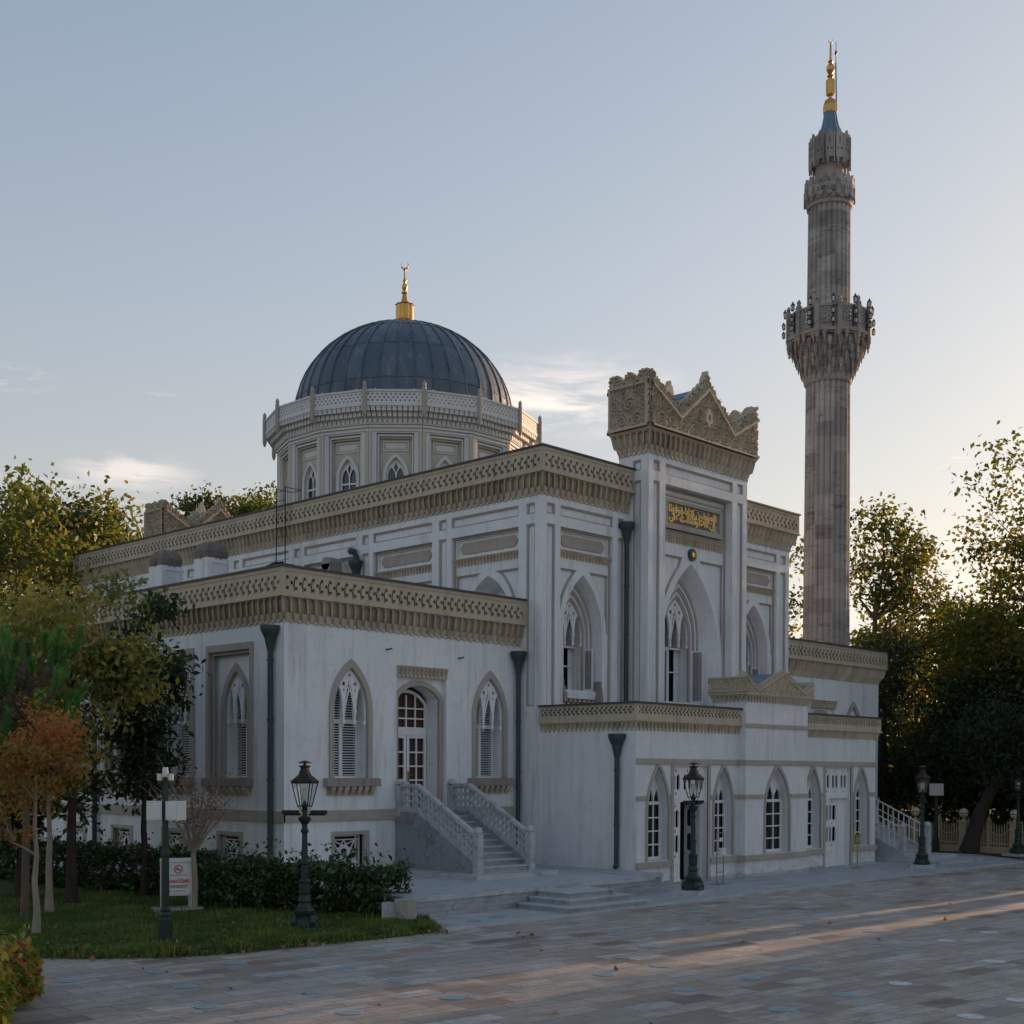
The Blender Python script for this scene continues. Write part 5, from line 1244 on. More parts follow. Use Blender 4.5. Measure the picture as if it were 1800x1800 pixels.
def side_stair():
    o = empty('side_staircase', (45.1,24.4,.04), 'marble steps with pale iron railings at the far right end of the mosque', 'staircase')
    zb, zt = .22, 2.0; yb, yt = 22.45-24.4, 26.2-24.4; yw = 27.24-24.4; n = 11
    mb = MB(); mb.box(-1.6,2.1,20.7-24.4,yw,0,.11); mb.build('plinth', 'marble', o)
    mb = MB(); mb.box(-1.25,1.7,21.6-24.4,yw,.11,.22); mb.build('plinth', 'marble', o)
    for k in range(n):
        z0, z1 = zb+(zt-zb)*k/n, zb+(zt-zb)*(k+1)/n; y = yb+(yt-yb)*k/(n-1)
        s_ = MB(); s_.box(-.95,.95,y,yw,z0,z1-.04); s_.box(-.96,.96,y-.03,yw,z1-.04,z1); s_.build('step', 'marble', o)
    for x in (-1.0, 1.0):
        w = MB(); P = [(yb-.02,zb),(yb-.02,zb+.12),(yt,zt+.05),(yw,zt+.05),(yw,zb)]; w.prism(P, -.06, .06); w.v = [(y_, x_, z_) for x_, y_, z_ in w.v]; w.build('side_wall', 'marble', o, (x,0,0))
        r = MB(); 
        for dz in (.12, .62, .95): r.tube([(0,yb,zb+dz+.05),(0,yt,zt+dz+.05),(0,yw,zt+dz+.05)], .028 if dz > .9 else .018, 6)
        m = 22
        for k in range(m):
            t = k/(m-1); y = yb+.1+(yw-yb-.2)*t; z = zb+(zt-zb)*min(1,(y-yb)/(yt-yb)); r.tube([(0,y,z+.1),(0,y,z+1.)], .024, 5)
        r.build('railing', 'white', o, (x,0,0))
        p = MB(); stair_post(p, yb, zb, 1.15); p.build('post', 'marble', o, (x,0,0))
side_stair()
# ------------------------------------------------------------------ street lamps
def make_lamp(plinth=True):
    o = empty('street_lamp', (0,0,0), '', 'street lamp', 'green iron lantern posts along the court')
    b = MB()
    b.lathe([(.30,0),(.31,.07),(.27,.1),(.26,.17),(.19,.24),(.22,.30),(.23,.36),(.15,.44),(.12,.52),(.15,.56),(.13,.62),(.105,.68),(.12,.74),(.12,.92),(.14,.96),(.10,1.0)], (0,0,0), 8, PI/8)
    for k in range(4):
        t = k*PI/2+PI/4; b.lathe([(.02,0),(.07,.05),(.08,.12),(.05,.2),(.02,.26)], (.24*cos(t), .24*sin(t), .02), 6)
    b.build('base', 'iron', o)
    c = MB(); c.lathe([(.075,.98),(.07,1.3),(.09,1.33),(.09,1.37),(.068,1.4),(.055,1.95),(.08,1.98),(.085,2.02),(.055,2.06),(.06,2.14),(.12,2.22),(.135,2.27),(.09,2.3),(.05,2.31),(.045,2.5)], n=12); c.build('column', 'iron', o, smooth=False)
    if plinth:
        p = MB(); p.box(-.42,.42,-.42,.42,-.08,.03); p.build('plinth', 'marble', o)
    s = MB()
    for sg in (-1, 1):
        s.tube([(sg*.08,0,2.34),(sg*.42,0,2.34)], .02, 6); s.box(*sorted((sg*.12,sg*.46)),-.06,.06,2.35,2.43); s.box(*sorted((sg*.14,sg*.44)),-.07,-.055,2.36,2.42)
    s.build('spotlight', 'black', o)
    z0, z1 = 2.52, 3.0; r0, r1 = .15, .27
    f = MB(); n = 6
    for k in range(n):
        t = 2*PI*k/n; t2 = 2*PI*(k+1)/n
        f.tube([(r0*cos(t),r0*sin(t),z0),(r1*cos(t),r1*sin(t),z1)], .012, 4)
        f.tube([(r0*cos(t),r0*sin(t),z0),(r0*cos(t2),r0*sin(t2),z0)], .012, 4); f.tube([(r1*cos(t),r1*sin(t),z1),(r1*cos(t2),r1*sin(t2),z1)], .02, 4)
        f.tube([(.045*cos(t),.045*sin(t),2.4),(.10*cos(t),.10*sin(t),2.45),(r0*cos(t),r0*sin(t),z0)], .008, 4)
        f.raw([(r1*1.12*cos(t),r1*1.12*sin(t),z1+.09)]+[(r1*1.06*cos(t+d),r1*1.06*sin(t+d),z1) for d in (-.14,.14)], [(0,1,2)])
    f.lathe([(.045,2.42),(.06,2.5),(.05,2.56),(.03,2.6),(.03,2.72)], n=8)
    f.build('lantern_frame', 'rust', o)
    g = MB(); g.lathe([(r0-.005,z0),(r1-.005,z1)], n=6); gl_ = g.build('lantern_glass', 'lglass', o)
    l = MB(); l.lathe([(.03,2.62),(.055,2.66),(.06,2.78),(.05,2.86),(.02,2.88)], n=10); l.build('bulb', 'white', o)
    r = MB(); r.lathe([(r1*1.08,z1),(r1*1.08,z1+.03),(r1*.86,z1+.08),(r1*.5,z1+.16),(.10,z1+.24),(.085,z1+.31),(.12,z1+.33),(.12,z1+.35),(.05,z1+.36)], n=6)
    r.lathe([(.03,z1+.35),(.03,z1+.40),(.14,z1+.40),(.15,z1+.41),(.07,z1+.44),(.01,z1+.46)], n=12)
    r.build('lantern_roof', 'rust', o); return o
L0 = make_lamp()
for k in ((28.2,20.4,.12,.1,'green iron street lamp standing on the marble strip before the open annex door'),
          (41.9,20.6,.12,.5,'black iron street lamp standing in front of the side staircase with pale railings'),
          (50.75,20.9,.1,-.3,'black iron street lamp at the far right beside the cream picket fence')):
    q = L0 if k[4].startswith('green') else dup(L0); q.location = k[:3]; q.rotation_euler = (0,0,k[3]); q['label'] = k[4]
q = dup(L0); q.location = (16.1,21.45,.06); q.rotation_euler = (0,0,-PI/4); q['label'] = 'green iron street lamp standing in the lawn in front of the clipped hedge'
for ch in kids(q):
    if ch.name.startswith('plinth'): bpy.data.objects.remove(ch)
# ------------------------------------------------------------------ speaker post
o = empty('loudspeaker_post', (12.95,21.6,.06), 'dark green post carrying two white box loudspeakers and a camera, at the lawn edge', 'loudspeaker post')
b = MB(); b.lathe([(.13,0),(.13,.42),(.10,.46),(.11,.50),(.09,.56),(.10,.6),(.075,.66),(.07,1.6),(.085,1.62),(.085,1.7),(.06,1.74),(.055,2.9),(.04,2.95),(.035,3.2)], n=12); b.build('pole', 'iron', o)
vv = Vector((.69,-.72,0))
for sg, tw in ((-1, .15), (1, -.45)):
    s = MB(); s.box(-.14,.14,-.13,.13,0,.36); s.box(-.12,.12,-.14,-.13,.02,.34); so = s.build('loudspeaker', 'white', o, (sg*.20*vv.x, sg*.20*vv.y, 2.30), -PI/4+tw)
    s = MB(); s.box(-.03,.03,.0,.02,.36,.40); s.build('bracket', 'steel', so)
s = MB(); s.tube([(-.1*vv.x,-.1*vv.y,3.12),(.1*vv.x,.1*vv.y,3.12)], .02, 6); s.lathe([(.05,-.08),(.06,0),(.05,.1)], (0,0,3.2), 10); s.lathe([(.05,-.08),(.05,.05)], (-.11*vv.x,-.11*vv.y,3.13), 8); s.lathe([(.05,-.08),(.05,.05)], (.11*vv.x,.11*vv.y,3.13), 8); s.build('camera', 'white', o)
# ------------------------------------------------------------------ notice cabinet
o = empty('notice_cabinet', (15.95,26.1,.06), 'white cabinet on legs with a red no smoking notice, standing on the lawn', 'notice cabinet')
RZ = math.radians(-20); o.rotation_euler = (0,0,RZ)
b = MB(); b.box(-.36,.36,-.15,.12,.36,1.14); b.raw([(-.38,-.18,1.14),(.38,-.18,1.14),(.38,.15,1.14),(-.38,.15,1.14),(-.38,0,1.22),(.38,0,1.22)], [(0,1,5,4),(2,3,4,5),(0,4,3),(1,2,5),(0,1,2,3)]); b.build('body', 'white', o)
for x in (-.32,.32):
    for y in (-.12,.12):
        l = MB(); l.box(x-.03,x+.03,y-.03,y+.03,.08,.36); l.build('leg', 'white', o)
b = MB(); b.box(-.55,.55,-.3,.3,-.05,.08); b.build('base_slab', 'concrete', o)
b = MB(); b.box(-.31,.31,-.172,-.16,.40,1.10); sg = b.build('notice', 'white', o)
t = MB(); c = [(.10*cos(2*PI*i/24), .97+.10*sin(2*PI*i/24)) for i in range(25)]; c2 = [(.078*cos(2*PI*i/24), .97+.078*sin(2*PI*i/24)) for i in range(25)]
t.ring(c, c2, -.178, -.172); t.bar((-.06,1.03),(.06,.91),.02,-.177,-.172)
vs, fs = text_mesh('SİGARA İÇİLMEZ', .1, .001, bold=.004)
if len(vs):
    sx = .52/(vs[:,0].max()-vs[:,0].min()); sz = .115/(vs[:,1].max()-vs[:,1].min()); mcy = (vs[:,1].max()+vs[:,1].min())/2; t.raw([(v[0]*sx, -.175-v[2], .70+(v[1]-mcy)*sz) for v in vs], fs)
t.build('red_lettering', 'red', sg)
t = MB(); t.bar((-.055,.965),(.05,.965),.022,-.1765,-.172)
for z, w_ in ((.835,.40),(.60,.48),(.575,.44),(.55,.36),(.47,.3)): t.box(-w_/2,w_/2,-.1745,-.1715,z-.006,z+.006)
t.box(-.24,-.19,-.1745,-.1715,.455,.49); t.build('small_print', 'ink', sg)
# ------------------------------------------------------------------ small court things
b = MB(); b.box(-.17,.17,-.17,.17,0,.5); b.box(-.19,.19,-.19,.19,-.05,.05); o = b.build('stone_block', 'concrete', None, (18.3,20.8,.05), math.radians(12)); tag(o, 'squat speckled stone block at the right end of the hedge', 'stone block')
b = MB(); b.box(-.11,.11,-.12,.12,0,.43); o = b.build('stone_block', 'marble', None, (18.03,21.02,.05), math.radians(12)); tag(o, 'smaller pale block close behind the speckled stone block', 'stone block')
o = empty('brass_sign_stand', (39.95,22.0,.04), 'slim brass stand with a small slotted sign by the right annex door', 'sign stand')
b = MB(); b.lathe([(.2,0),(.2,.015),(.03,.03)], n=16); b.tube([(0,0,0),(0,0,.85)], .022, 8); b.build('stem', 'brass', o)
b = MB(); b.box(-.16,.16,-.02,.02,.82,1.16); so = b.build('sign_plate', 'brass', o)
b = MB()
for z in (.9,.95,1.0,1.05): b.box(-.1,.1,-.026,-.02,z,z+.014)
b.build('lettering', 'white', so)
o = empty('chrome_stand', (31.2,21.6,.04), 'chrome double pole stand with a small dispenser, right of the open annex door', 'stand')
b = MB(); b.box(-.28,.28,-.18,.18,0,.012)
for x in (-.17,.17): b.tube([(x,0,0),(x,0,1.5)], .018, 8)
for z in (.35,1.0,1.5): b.tube([(-.17,0,z),(.17,0,z)], .014, 6)
b.build('frame', 'steel', o); b = MB(); b.box(-.06,.12,-.12,.02,.9,1.06); b.box(-.10,.14,-.16,.03,.86,.9); b.build('dispenser', 'white', o)
b = MB(); b.box(-.05,.11,-.02,.0,1.25,1.36); b.build('notice', 'white', o)
o = empty('metal_cabinet', (43.25,23.75,.04), 'brown steel box cabinet between the annex end and the side staircase', 'cabinet')
b = MB(); b.box(-.42,.42,-.38,.38,.08,.98); b.build('body', 'steel', o); b = MB(); b.box(-.46,.46,-.42,.42,.98,1.02); b.build('lid', 'rust', o)
for x in (-.34,.34):
    b = MB(); b.lathe([(.05,0),(.05,.09)], (x,-.3,0), 8); b.build('foot', 'black', o)
# ------------------------------------------------------------------ floor stickers
DOTS = [(9.61,18.88),(11.1,18.72),(12.53,18.6),(13.94,18.45),(15.36,18.29),(16.75,18.22),(10.62,17.12),(12.22,17.0),(13.57,16.87),(15.11,16.86),(9.94,15.47),(11.66,15.39),(13.27,15.3),(11.07,13.71),(12.86,13.57),
 (16.09,13.37),(17.5,13.31),(19.24,14.93),(15.81,11.59),(17.49,11.51),(18.86,11.46),(24.43,13.09),(22.75,14.84),(24.84,16.44),(24.74,14.84),(22.41,11.39),(15.47,9.65),(17.16,9.63),(24.83,17.92),(27.65,17.97),(22.77,12.12),(17.82,14.42),(16.9,16.6),(20.2,16.5),(23.1,16.4),(27.2,14.7),(30.4,16.3),(33.1,17.6),(20.5,20.2),(19.6,20.0)]
DOTW = [(18.69,9.53),(16.85,7.56),(22.07,9.48),(18.55,7.6),(24.15,11.35),(26.06,11.33)]
def disc(nm, mt):
    mb = MB(); n = 28; mb.v = [(.18*cos(2*PI*i/n), .18*sin(2*PI*i/n), .004) for i in range(n)]+[(.18*cos(2*PI*i/n), .18*sin(2*PI*i/n), .0) for i in range(n)]
    mb.f = [tuple(range(n))]+[(i,(i+1)%n,n+(i+1)%n,n+i) for i in range(n)]; mb.a = [.5]*(n+1); mb.m = [0]*(n+1); return mb.build(nm, mt)
for pts, mt, lab, grp in ((DOTS,'dot','round worn blue sticker lying on the stone paving','blue floor stickers on the court'),(DOTW,'dotw','round plain white sticker lying on the stone paving at the lower right','white floor stickers on the court')):
    s0 = None
    for i, (x, y) in enumerate(pts):
        z = .044 if y > 19.5 else .004
        if s0 is None: s0 = tag(disc('floor_sticker', mt), lab, 'floor sticker', grp); q = s0
        else: q = s0.copy(); COL.objects.link(q)
        q.location = (x, y, z); q.rotation_euler = (0,0,random.random()*6)
        if z > .01: q['label'] = 'round worn blue sticker lying on the pale marble strip'
# ------------------------------------------------------------------ picket fence
FX = 51.75; fo = empty('picket_fence', (FX,22,.03), 'ornate cream picket fence with globe lamps on its pillars, under dark trees', 'fence')
ys = [27.9,25.75,23.6,21.45,19.3,17.15,15.0]
pm_ = MB(); pm_.box(-.15,.15,-.15,.15,0,1.25); pm_.box(-.19,.19,-.19,.19,0,.32); pm_.box(-.19,.19,-.19,.19,1.25,1.32); pm_.lathe([(.12,1.32),(.08,1.36),(.06,1.42),(.1,1.44)], n=10)
gm = MB(); gm.lathe([(.05,1.44)]+[(.2*cos(a), 1.63+.2*sin(a)) for a in [(-PI/2+.25)+i*(PI-.35)/10 for i in range(11)]]+[(.02,1.84)], n=18)
gb = MB(); gb.lathe([(.205,1.615),(.21,1.63),(.205,1.645)], n=18); gb.lathe([(.03,1.83),(.05,1.86),(.02,1.9),(.04,1.95),(.01,2.06)], n=8)
for k in range(4):
    t = k*PI/2; gb.tube([(.203*cos(a)*cos(t), .203*cos(a)*sin(t), 1.63+.203*sin(a)) for a in [-1.2+i*.4 for i in range(7)]], .007, 4)
pn = MB(); W = 2.15; pn.box(-.06,.06,.15,W-.15,0,.28); pn.box(-.03,.03,.15,W-.15,.36,.42)
npk = 17
for k in range(npk):
    y = .2+(W-.4)*k/(npk-1); d = abs(2*(k/(npk-1))-1); pk = 2*abs((k/(npk-1))%.5*2-.5)
    h_ = .98+.28*pk**2
    pn.tube([(0,y,.28),(0,y,h_)], .027, 5); pn.lathe([(.018,0),(.035,.05),(.012,.1),(.025,.14),(.0,.24)], (0,y,h_-.02), 6)
    if k < npk-1:
        pn.tube([(0,y+W*.026,.36),(0,y+W*.026,h_*.75)], .01, 4)
for sg in (0, 1):
    y0 = .2+sg*(W-.4)/2; pts = [(-.05, y0+(W-.4)/2*i/8, 1.02-.26*(1-(2*i/8-1)**2)) for i in range(9)]; pn.tube(pts, .025, 5)
pn.box(-.04,.04,W/2-.06,W/2+.06,0,1.35); pn.lathe([(.08,0),(.1,.05),(.03,.14),(.0,.3)], (0,W/2,1.33), 8)
dm = {}
for i, y in enumerate(ys):
    for nm, mb, mt in (('pillar',pm_,'fence'),('globe_lamp',gm,'globe')):
        if nm not in dm: q = mb.build(nm, mt, fo, (0,y-22,0)); dm[nm] = q.data
        else: q = link(nm, dm[nm], fo, (0,y-22,0))
    if 'gb' not in dm: e = gb.build('globe_cage', 'black', q); dm['gb'] = e.data
    else: e = link('globe_cage', dm['gb'], q)
    if i:
        if 'pn' not in dm: q = pn.build('picket_panel', 'fence', fo, (0,y-22,0)); dm['pn'] = q.data
        else: q = link('picket_panel', dm['pn'], fo, (0,y-22,0))
# speaker pole by the fence
o = empty('loudspeaker_post', (51.3,24.6,.03), 'thin dark post with one white box loudspeaker in front of the picket fence', 'loudspeaker post')
b = MB(); b.lathe([(.14,0),(.14,.5),(.08,.55),(.06,2.9)], n=10); b.build('pole', 'iron', o); b = MB(); b.box(-.22,.22,-.18,.18,2.35,2.85); b.build('loudspeaker', 'white', o, (0,0,0), -.5)
# ------------------------------------------------------------------ vegetation
def leaf_mesh(name, C, size, mat, parent=None, up=.3, aspect=.55, var=None, droop=0., loc=None):
    """C: (n,3) leaf positions; every leaf a folded kite of four corners"""
    n = len(C); d = rng.normal(size=(n,3)); d[:,2] -= droop; d /= np.linalg.norm(d,axis=1)[:,None]
    nn = rng.normal(size=(n,3)); nn[:,2] += up*3; s = np.cross(d, nn); s /= np.linalg.norm(s,axis=1)[:,None]+1e-9
    nrm = np.cross(s, d)
    L = (size*(.6+.8*rng.random(n)))[:,None]
    V = np.empty((n,4,3)); V[:,0] = C-d*L*.5; V[:,1] = C+s*L*aspect*.5+nrm*L*.10; V[:,2] = C+d*L*.5; V[:,3] = C-s*L*aspect*.5+nrm*L*.10
    return quads(name, V, mat, parent, rng.random(n) if var is None else var, loc)
def quads(name, V, mat, parent=None, var=None, loc=None):
    n, k = V.shape[:2]; me = bpy.data.meshes.new(name)
    me.vertices.add(n*k); me.vertices.foreach_set('co', V.reshape(-1).astype('f'))
    me.loops.add(n*k); me.loops.foreach_set('vertex_index', np.arange(n*k, dtype='i'))
    me.polygons.add(n); me.polygons.foreach_set('loop_start', np.arange(0, n*k, k, dtype='i'))
    me.materials.append(M[mat]); at = me.attributes.new('var', 'FLOAT', 'FACE'); at.data.foreach_set('value', (rng.random(n) if var is None else var).astype('f'))
    me.update(); me.validate(); return link(name, me, parent, loc)
def crown_points(n, c, r, seed, lumps=9, bottom=-1.):
    """cluster centres through an uneven crown made of overlapping lobes"""
    g = np.random.default_rng(seed); out = []
    lob = [(np.zeros(3), .72)]+[((lambda v: v/np.linalg.norm(v)*np.array([.62,.62,.66]))(g.normal(size=3)), .30+.22*g.random()) for _ in range(lumps)]
    while len(out) < n:
        c0, q = lob[g.integers(len(lob))]; v = g.normal(size=3); v /= np.linalg.norm(v); p = c0+v*q*(.55+.45*g.random())
        if p[2] < bottom: continue
        out.append(p)
    return np.array(out)*np.array(r)+np.array(c)
def tree(name, label, base, h, cr, cz, nclus, nleaf, lsize, mat, bark='bark', tr=.25, spread=.5, seed=0, group=None, lean=(0,0), thin=.35, varmap=None, twigs=True, fork=.35, droop=.2, cat='tree', lumps=9, bottom=-1., coff=(0,0), asp=.6, limb=.6):
    o = empty(name, (*base, .05), label, cat, group); g = np.random.default_rng(seed)
    top = np.array([lean[0], lean[1], cz]); cc = np.array([lean[0]+coff[0], lean[1]+coff[1], cz])
    P = crown_points(nclus, cc, cr, seed, lumps, bottom)
    b = MB(); nb = 7; T = [Vector((lean[0]*(i/nb)**1.4+g.normal()*.03*h*.1*(i>0), lean[1]*(i/nb)**1.4+g.normal()*.03*h*.1*(i>0), (cz+.35*cr[2])*i/nb)) for i in range(nb+1)]
    b.tube(T, [tr*(1.25 if i == 0 else 1)*(1-.80*i/nb) for i in range(nb+1)], 9)
    tz = np.array([t[:] for t in T])
    # limbs: k-means style groups of clusters fed from the trunk
    K = max(4, int(nclus**.5*.9)); cen = P[g.choice(len(P), K, replace=False)]
    for _ in range(4):
        idx = np.argmin(((P[:,None]-cen[None])**2).sum(2), 1)
        cen = np.array([P[idx==k].mean(0) if (idx==k).any() else cen[k] for k in range(K)])
    for k in range(K):
        e = cen[k]; hz = max(fork*cz, min(e[2]-.5*np.hypot(e[0]-lean[0], e[1]-lean[1]), cz+.3*cr[2]))
        i = int(np.clip(hz/(cz+.35*cr[2])*nb, 1, nb)); a = tz[i]; m = (a+e)/2+g.normal(size=3)*.08*np.linalg.norm(e-a)+np.array([0,0,-.06*np.linalg.norm(e-a)])
        r0 = tr*(1-.78*i/nb)*limb
        b.tube([a, a*.5+m*.5+np.array([0,0,.02]), m, e*.5+m*.5, e], [r0, r0*.85, r0*.65, r0*.5, r0*.32], 6, False)
        if twigs:
            for p in P[idx==k]:
                q = (e+p)/2+g.normal(size=3)*.12*np.linalg.norm(p-e); s = e if g.random() < .6 else m
                b.tube([s, (s+q)/2, q, p], [r0*.26, r0*.2, r0*.14, .006], 4, False)
    b.build('trunk', bark, o)
    per = nleaf//nclus; sg = thin*np.array(cr).mean()
    C = (P[:,None,:]+g.normal(size=(nclus,per,3))*np.array([sg,sg,sg*.7])).reshape(-1,3)
    tone = np.repeat(g.random(nclus), per); v = np.clip(.55*tone+.45*g.random(len(C)), 0, 1)
    if varmap is not None: v = np.clip(varmap(C, v), 0, 1)
    leaf_mesh('crown', C, lsize, mat, o, .3, asp, v, droop)
    return o
GB = 'plane trees rising behind the mosque'
# behind, on the left
tree('plane_tree', 'broad golden green tree behind the left end of the mosque roof', (35.2,66.2), 19, (6.4,6.4,7.0), 12.8, 90, 14000, .34, 'leaf_gold', seed=11, tr=.4, thin=.13)
tree('plane_tree', 'golden green tree touching the rear gable of the mosque on the left', (40.4,70.6), 19, (5.0,5.0,6.2), 13.2, 66, 9000, .34, 'leaf_gold', seed=12, tr=.35, thin=.13)
tree('plane_tree', 'dark golden tree cut by the left picture edge, behind the wing', (26.2,58.5), 17, (5.0,5.0,6.6), 10.4, 60, 8000, .32, 'leaf_gold', seed=13, tr=.35, thin=.13)
tree('plane_tree', 'low dark tree filling the gap below the golden tree at the left', (27.5,52), 12, (4.2,4.2,5.2), 6.0, 45, 7000, .3, 'leaf_chest', seed=14, tr=.3, thin=.14)
tree('plane_tree', 'small tree top showing just left of the drum above the parapet', (54.2,78), 24, (4.6,4.6,6.0), 19.4, 50, 6500, .36, 'leaf_gold', seed=15, tr=.35, thin=.13)
tree('plane_tree', 'thin tree top peeping over the roof beside the rear gable', (50.2,79.5), 23, (2.8,2.8,5.0), 19.2, 26, 3000, .34, 'leaf_gold', seed=16, tr=.3, thin=.14)
# behind, on the right
tree('plane_tree', 'backlit tree between the hall corner and the minaret', (65.6,41.2), 18, (6.0,6.0,7.0), 10.6, 90, 9500, .28, 'leaf_plane', seed=21, tr=.4, thin=.10)
tree('plane_tree', 'tree just right of the minaret with open amber crown', (63.8,34.2), 18, (4.7,4.7,7.2), 11.0, 110, 6600, .28, 'leaf_plane', seed=22, tr=.40, limb=.8, thin=.09)
tree('plane_tree', 'tallest backlit plane tree rising at the right picture edge', (58.5,22.0), 19, (6.4,6.2,8.0), 10.4, 170, 14000, .26, 'leaf_plane', seed=23, tr=.45, limb=.8, thin=.09)
tree('plane_tree', 'lower backlit tree between the amber tree and the tallest one', (63.5,28.5), 12, (5.2,5.2,5.0), 7.4, 90, 8500, .27, 'leaf_plane', seed=24, tr=.34, thin=.11)
tree('plane_tree', 'overhanging tree beyond the right picture edge', (55.5,16.8), 16, (5.4,5.4,6.4), 9.6, 100, 11500, .24, 'leaf_plane', seed=25, tr=.36, thin=.10)
tree('pine_tree', 'dark conifer close against the right end of the mosque', (55.5,29.2), 9, (2.6,3.0,4.8), 4.8, 60, 13000, .34, 'needle2', bark='darkbark', seed=31, tr=.25, thin=.2, cat='tree', asp=.16)
tree('pine_tree', 'dark bushy conifer behind the side staircase', (57.2,26.2), 8, (3.2,3.2,3.4), 4.6, 60, 14000, .32, 'needle2', bark='darkbark', seed=32, tr=.22, thin=.2, asp=.16)
tree('leaning_tree', 'dark tree leaning right over the picket fence', (50.9,23.0), 9, (3.6,3.6,2.3), 5.1, 60, 9000, .26, 'needle2', bark='darkbark', seed=33, tr=.34, lean=(1.0,-2.6), thin=.2, fork=.55, asp=.3)
tree('dark_tree', 'dense dark tree behind the fence at the right', (57.5,21.5), 7, (3.4,3.4,2.8), 3.9, 55, 12000, .3, 'leaf_dark', bark='darkbark', seed=34, tr=.25, thin=.2)
tree('dark_tree', 'dark tree in deep shade between fence and conifers', (59.5,24.5), 9, (3.6,3.6,3.8), 4.4, 55, 12000, .32, 'leaf_dark', bark='darkbark', seed=35, tr=.25, thin=.2)
# park trees that close the view and shade the court
for i, (x, y, h_, mt, lb) in enumerate(((66,17.2,13,'leaf_plane','tall park tree beyond the right picture edge, nearest the court'),(70,4.6,15,'leaf_plane','tall park tree beyond the right picture edge, second in the row'),(72,-7,15,'leaf_plane','tall park tree beyond the right picture edge, farthest from the mosque'),(82,26,14,'leaf_plane','distant park tree behind the tallest plane tree'),(80,36,13,'leaf_plane','distant park tree behind the amber tree'),(90,48,15,'leaf_plane','distant park tree behind the hall'))):
    tree('park_tree', lb, (x,y), h_, (5.6,5.6,h_*.5), h_*.5, 60, 12000, .5, mt, seed=50+i, tr=.4, thin=.18)
def bushrow(name, label, pts, w, h, n, size, mat, cat='hedge', seed=1, top=.12, asp=.45, up=.3, vm=None, stems=True):
    """clipped but ragged hedge along a polyline"""
    g = np.random.default_rng(seed); P = np.array(pts, float); seg = np.linalg.norm(np.diff(P,axis=0),axis=1); cum = np.r_[0,np.cumsum(seg)]
    o = empty(name, (*P.mean(0), .06), label, cat); b0 = np.array([*P.mean(0), 0.])
    t = g.random(n)*cum[-1]; i = np.clip(np.searchsorted(cum,t)-1, 0, len(seg)-1); f = (t-cum[i])/seg[i]; q = P[i]+(P[i+1]-P[i])*f[:,None]
    d = (P[i+1]-P[i])/seg[i][:,None]; nrm = np.c_[-d[:,1], d[:,0]]
    a = g.random(n)*2*PI; rr = np.sqrt(.35+.65*g.random(n)); wob = 1+.16*np.sin(t*3.1+seed)+.10*np.sin(t*7.3)
    s_ = np.sign(np.cos(a))*np.abs(np.cos(a))**.6; cz_ = np.sign(np.sin(a))*np.abs(np.sin(a))**.6
    C = np.c_[q+nrm*(s_*rr*w*.5*wob)[:,None], h*.52+cz_*rr*h*.5*wob+g.normal(size=n)*.03]
    k = int(n*top); C[:k,2] += g.random(k)**2*h*.5*(np.sin(t[:k]*9+seed)>0.2)
    C[:,2] = np.maximum(C[:,2], .06); C -= b0
    v = g.random(n)
    if vm is not None: v = np.clip(vm(C, v), 0, 1)
    if stems:
        st_ = MB()
        for j in range(int(cum[-1]*5)):
            tt = g.random()*cum[-1]; ii = min(len(seg)-1, max(0, np.searchsorted(cum,tt)-1)); qq = P[ii]+(P[ii+1]-P[ii])*(tt-cum[ii])/seg[ii]+g.normal(size=2)*w*.22-b0[:2]
            st_.tube([(qq[0],qq[1],-.05),(qq[0]+g.normal()*.06,qq[1]+g.normal()*.06,h*.45),(qq[0]+g.normal()*.12,qq[1]+g.normal()*.12,h*.95)], [.018,.012,.004], 4, False)
        st_.build('stems', 'darkbark', o)['kind'] = 'stuff'
    leaf_mesh('leaves', C, size, mat, o, up, asp, v); return o
bushrow('hedge', 'dark glossy hedge running from the notice cabinet to the stone block', [(16.9,26.6),(17.9,25.0),(18.3,23.3),(19.05,21.85)], 1.35, 1.05, 16000, .15, 'leaf_hedge', seed=4, top=.25)
bushrow('hedge', 'dark glossy hedge along the foot of the wing wall behind the basement windows', [(18.4,28.6),(17.6,30.6),(17.3,34),(17.2,40)], 1.6, 1.15, 13000, .16, 'leaf_hedge', seed=5)
bushrow('hedge', 'tall dark hedge in deep shade behind the picket fence', [(56.5,31),(56.2,26),(55.8,21),(55.5,15)], 2.0, 3.2, 14000, .34, 'leaf_dark', seed=6)
def phot(C, v): return v*.55+.45*np.clip((C[:,0]*.5-C[:,1]*.9+.3)*.5, 0, 1) if False else v
bushrow('photinia_bush', 'red and yellow tipped bush at the lower left picture edge', [(6.3,15.8),(7.45,17.15),(8.1,18.6)], 1.4, .74, 9000, .15, 'leaf_phot', 'bush', seed=7, top=.2, asp=.42)
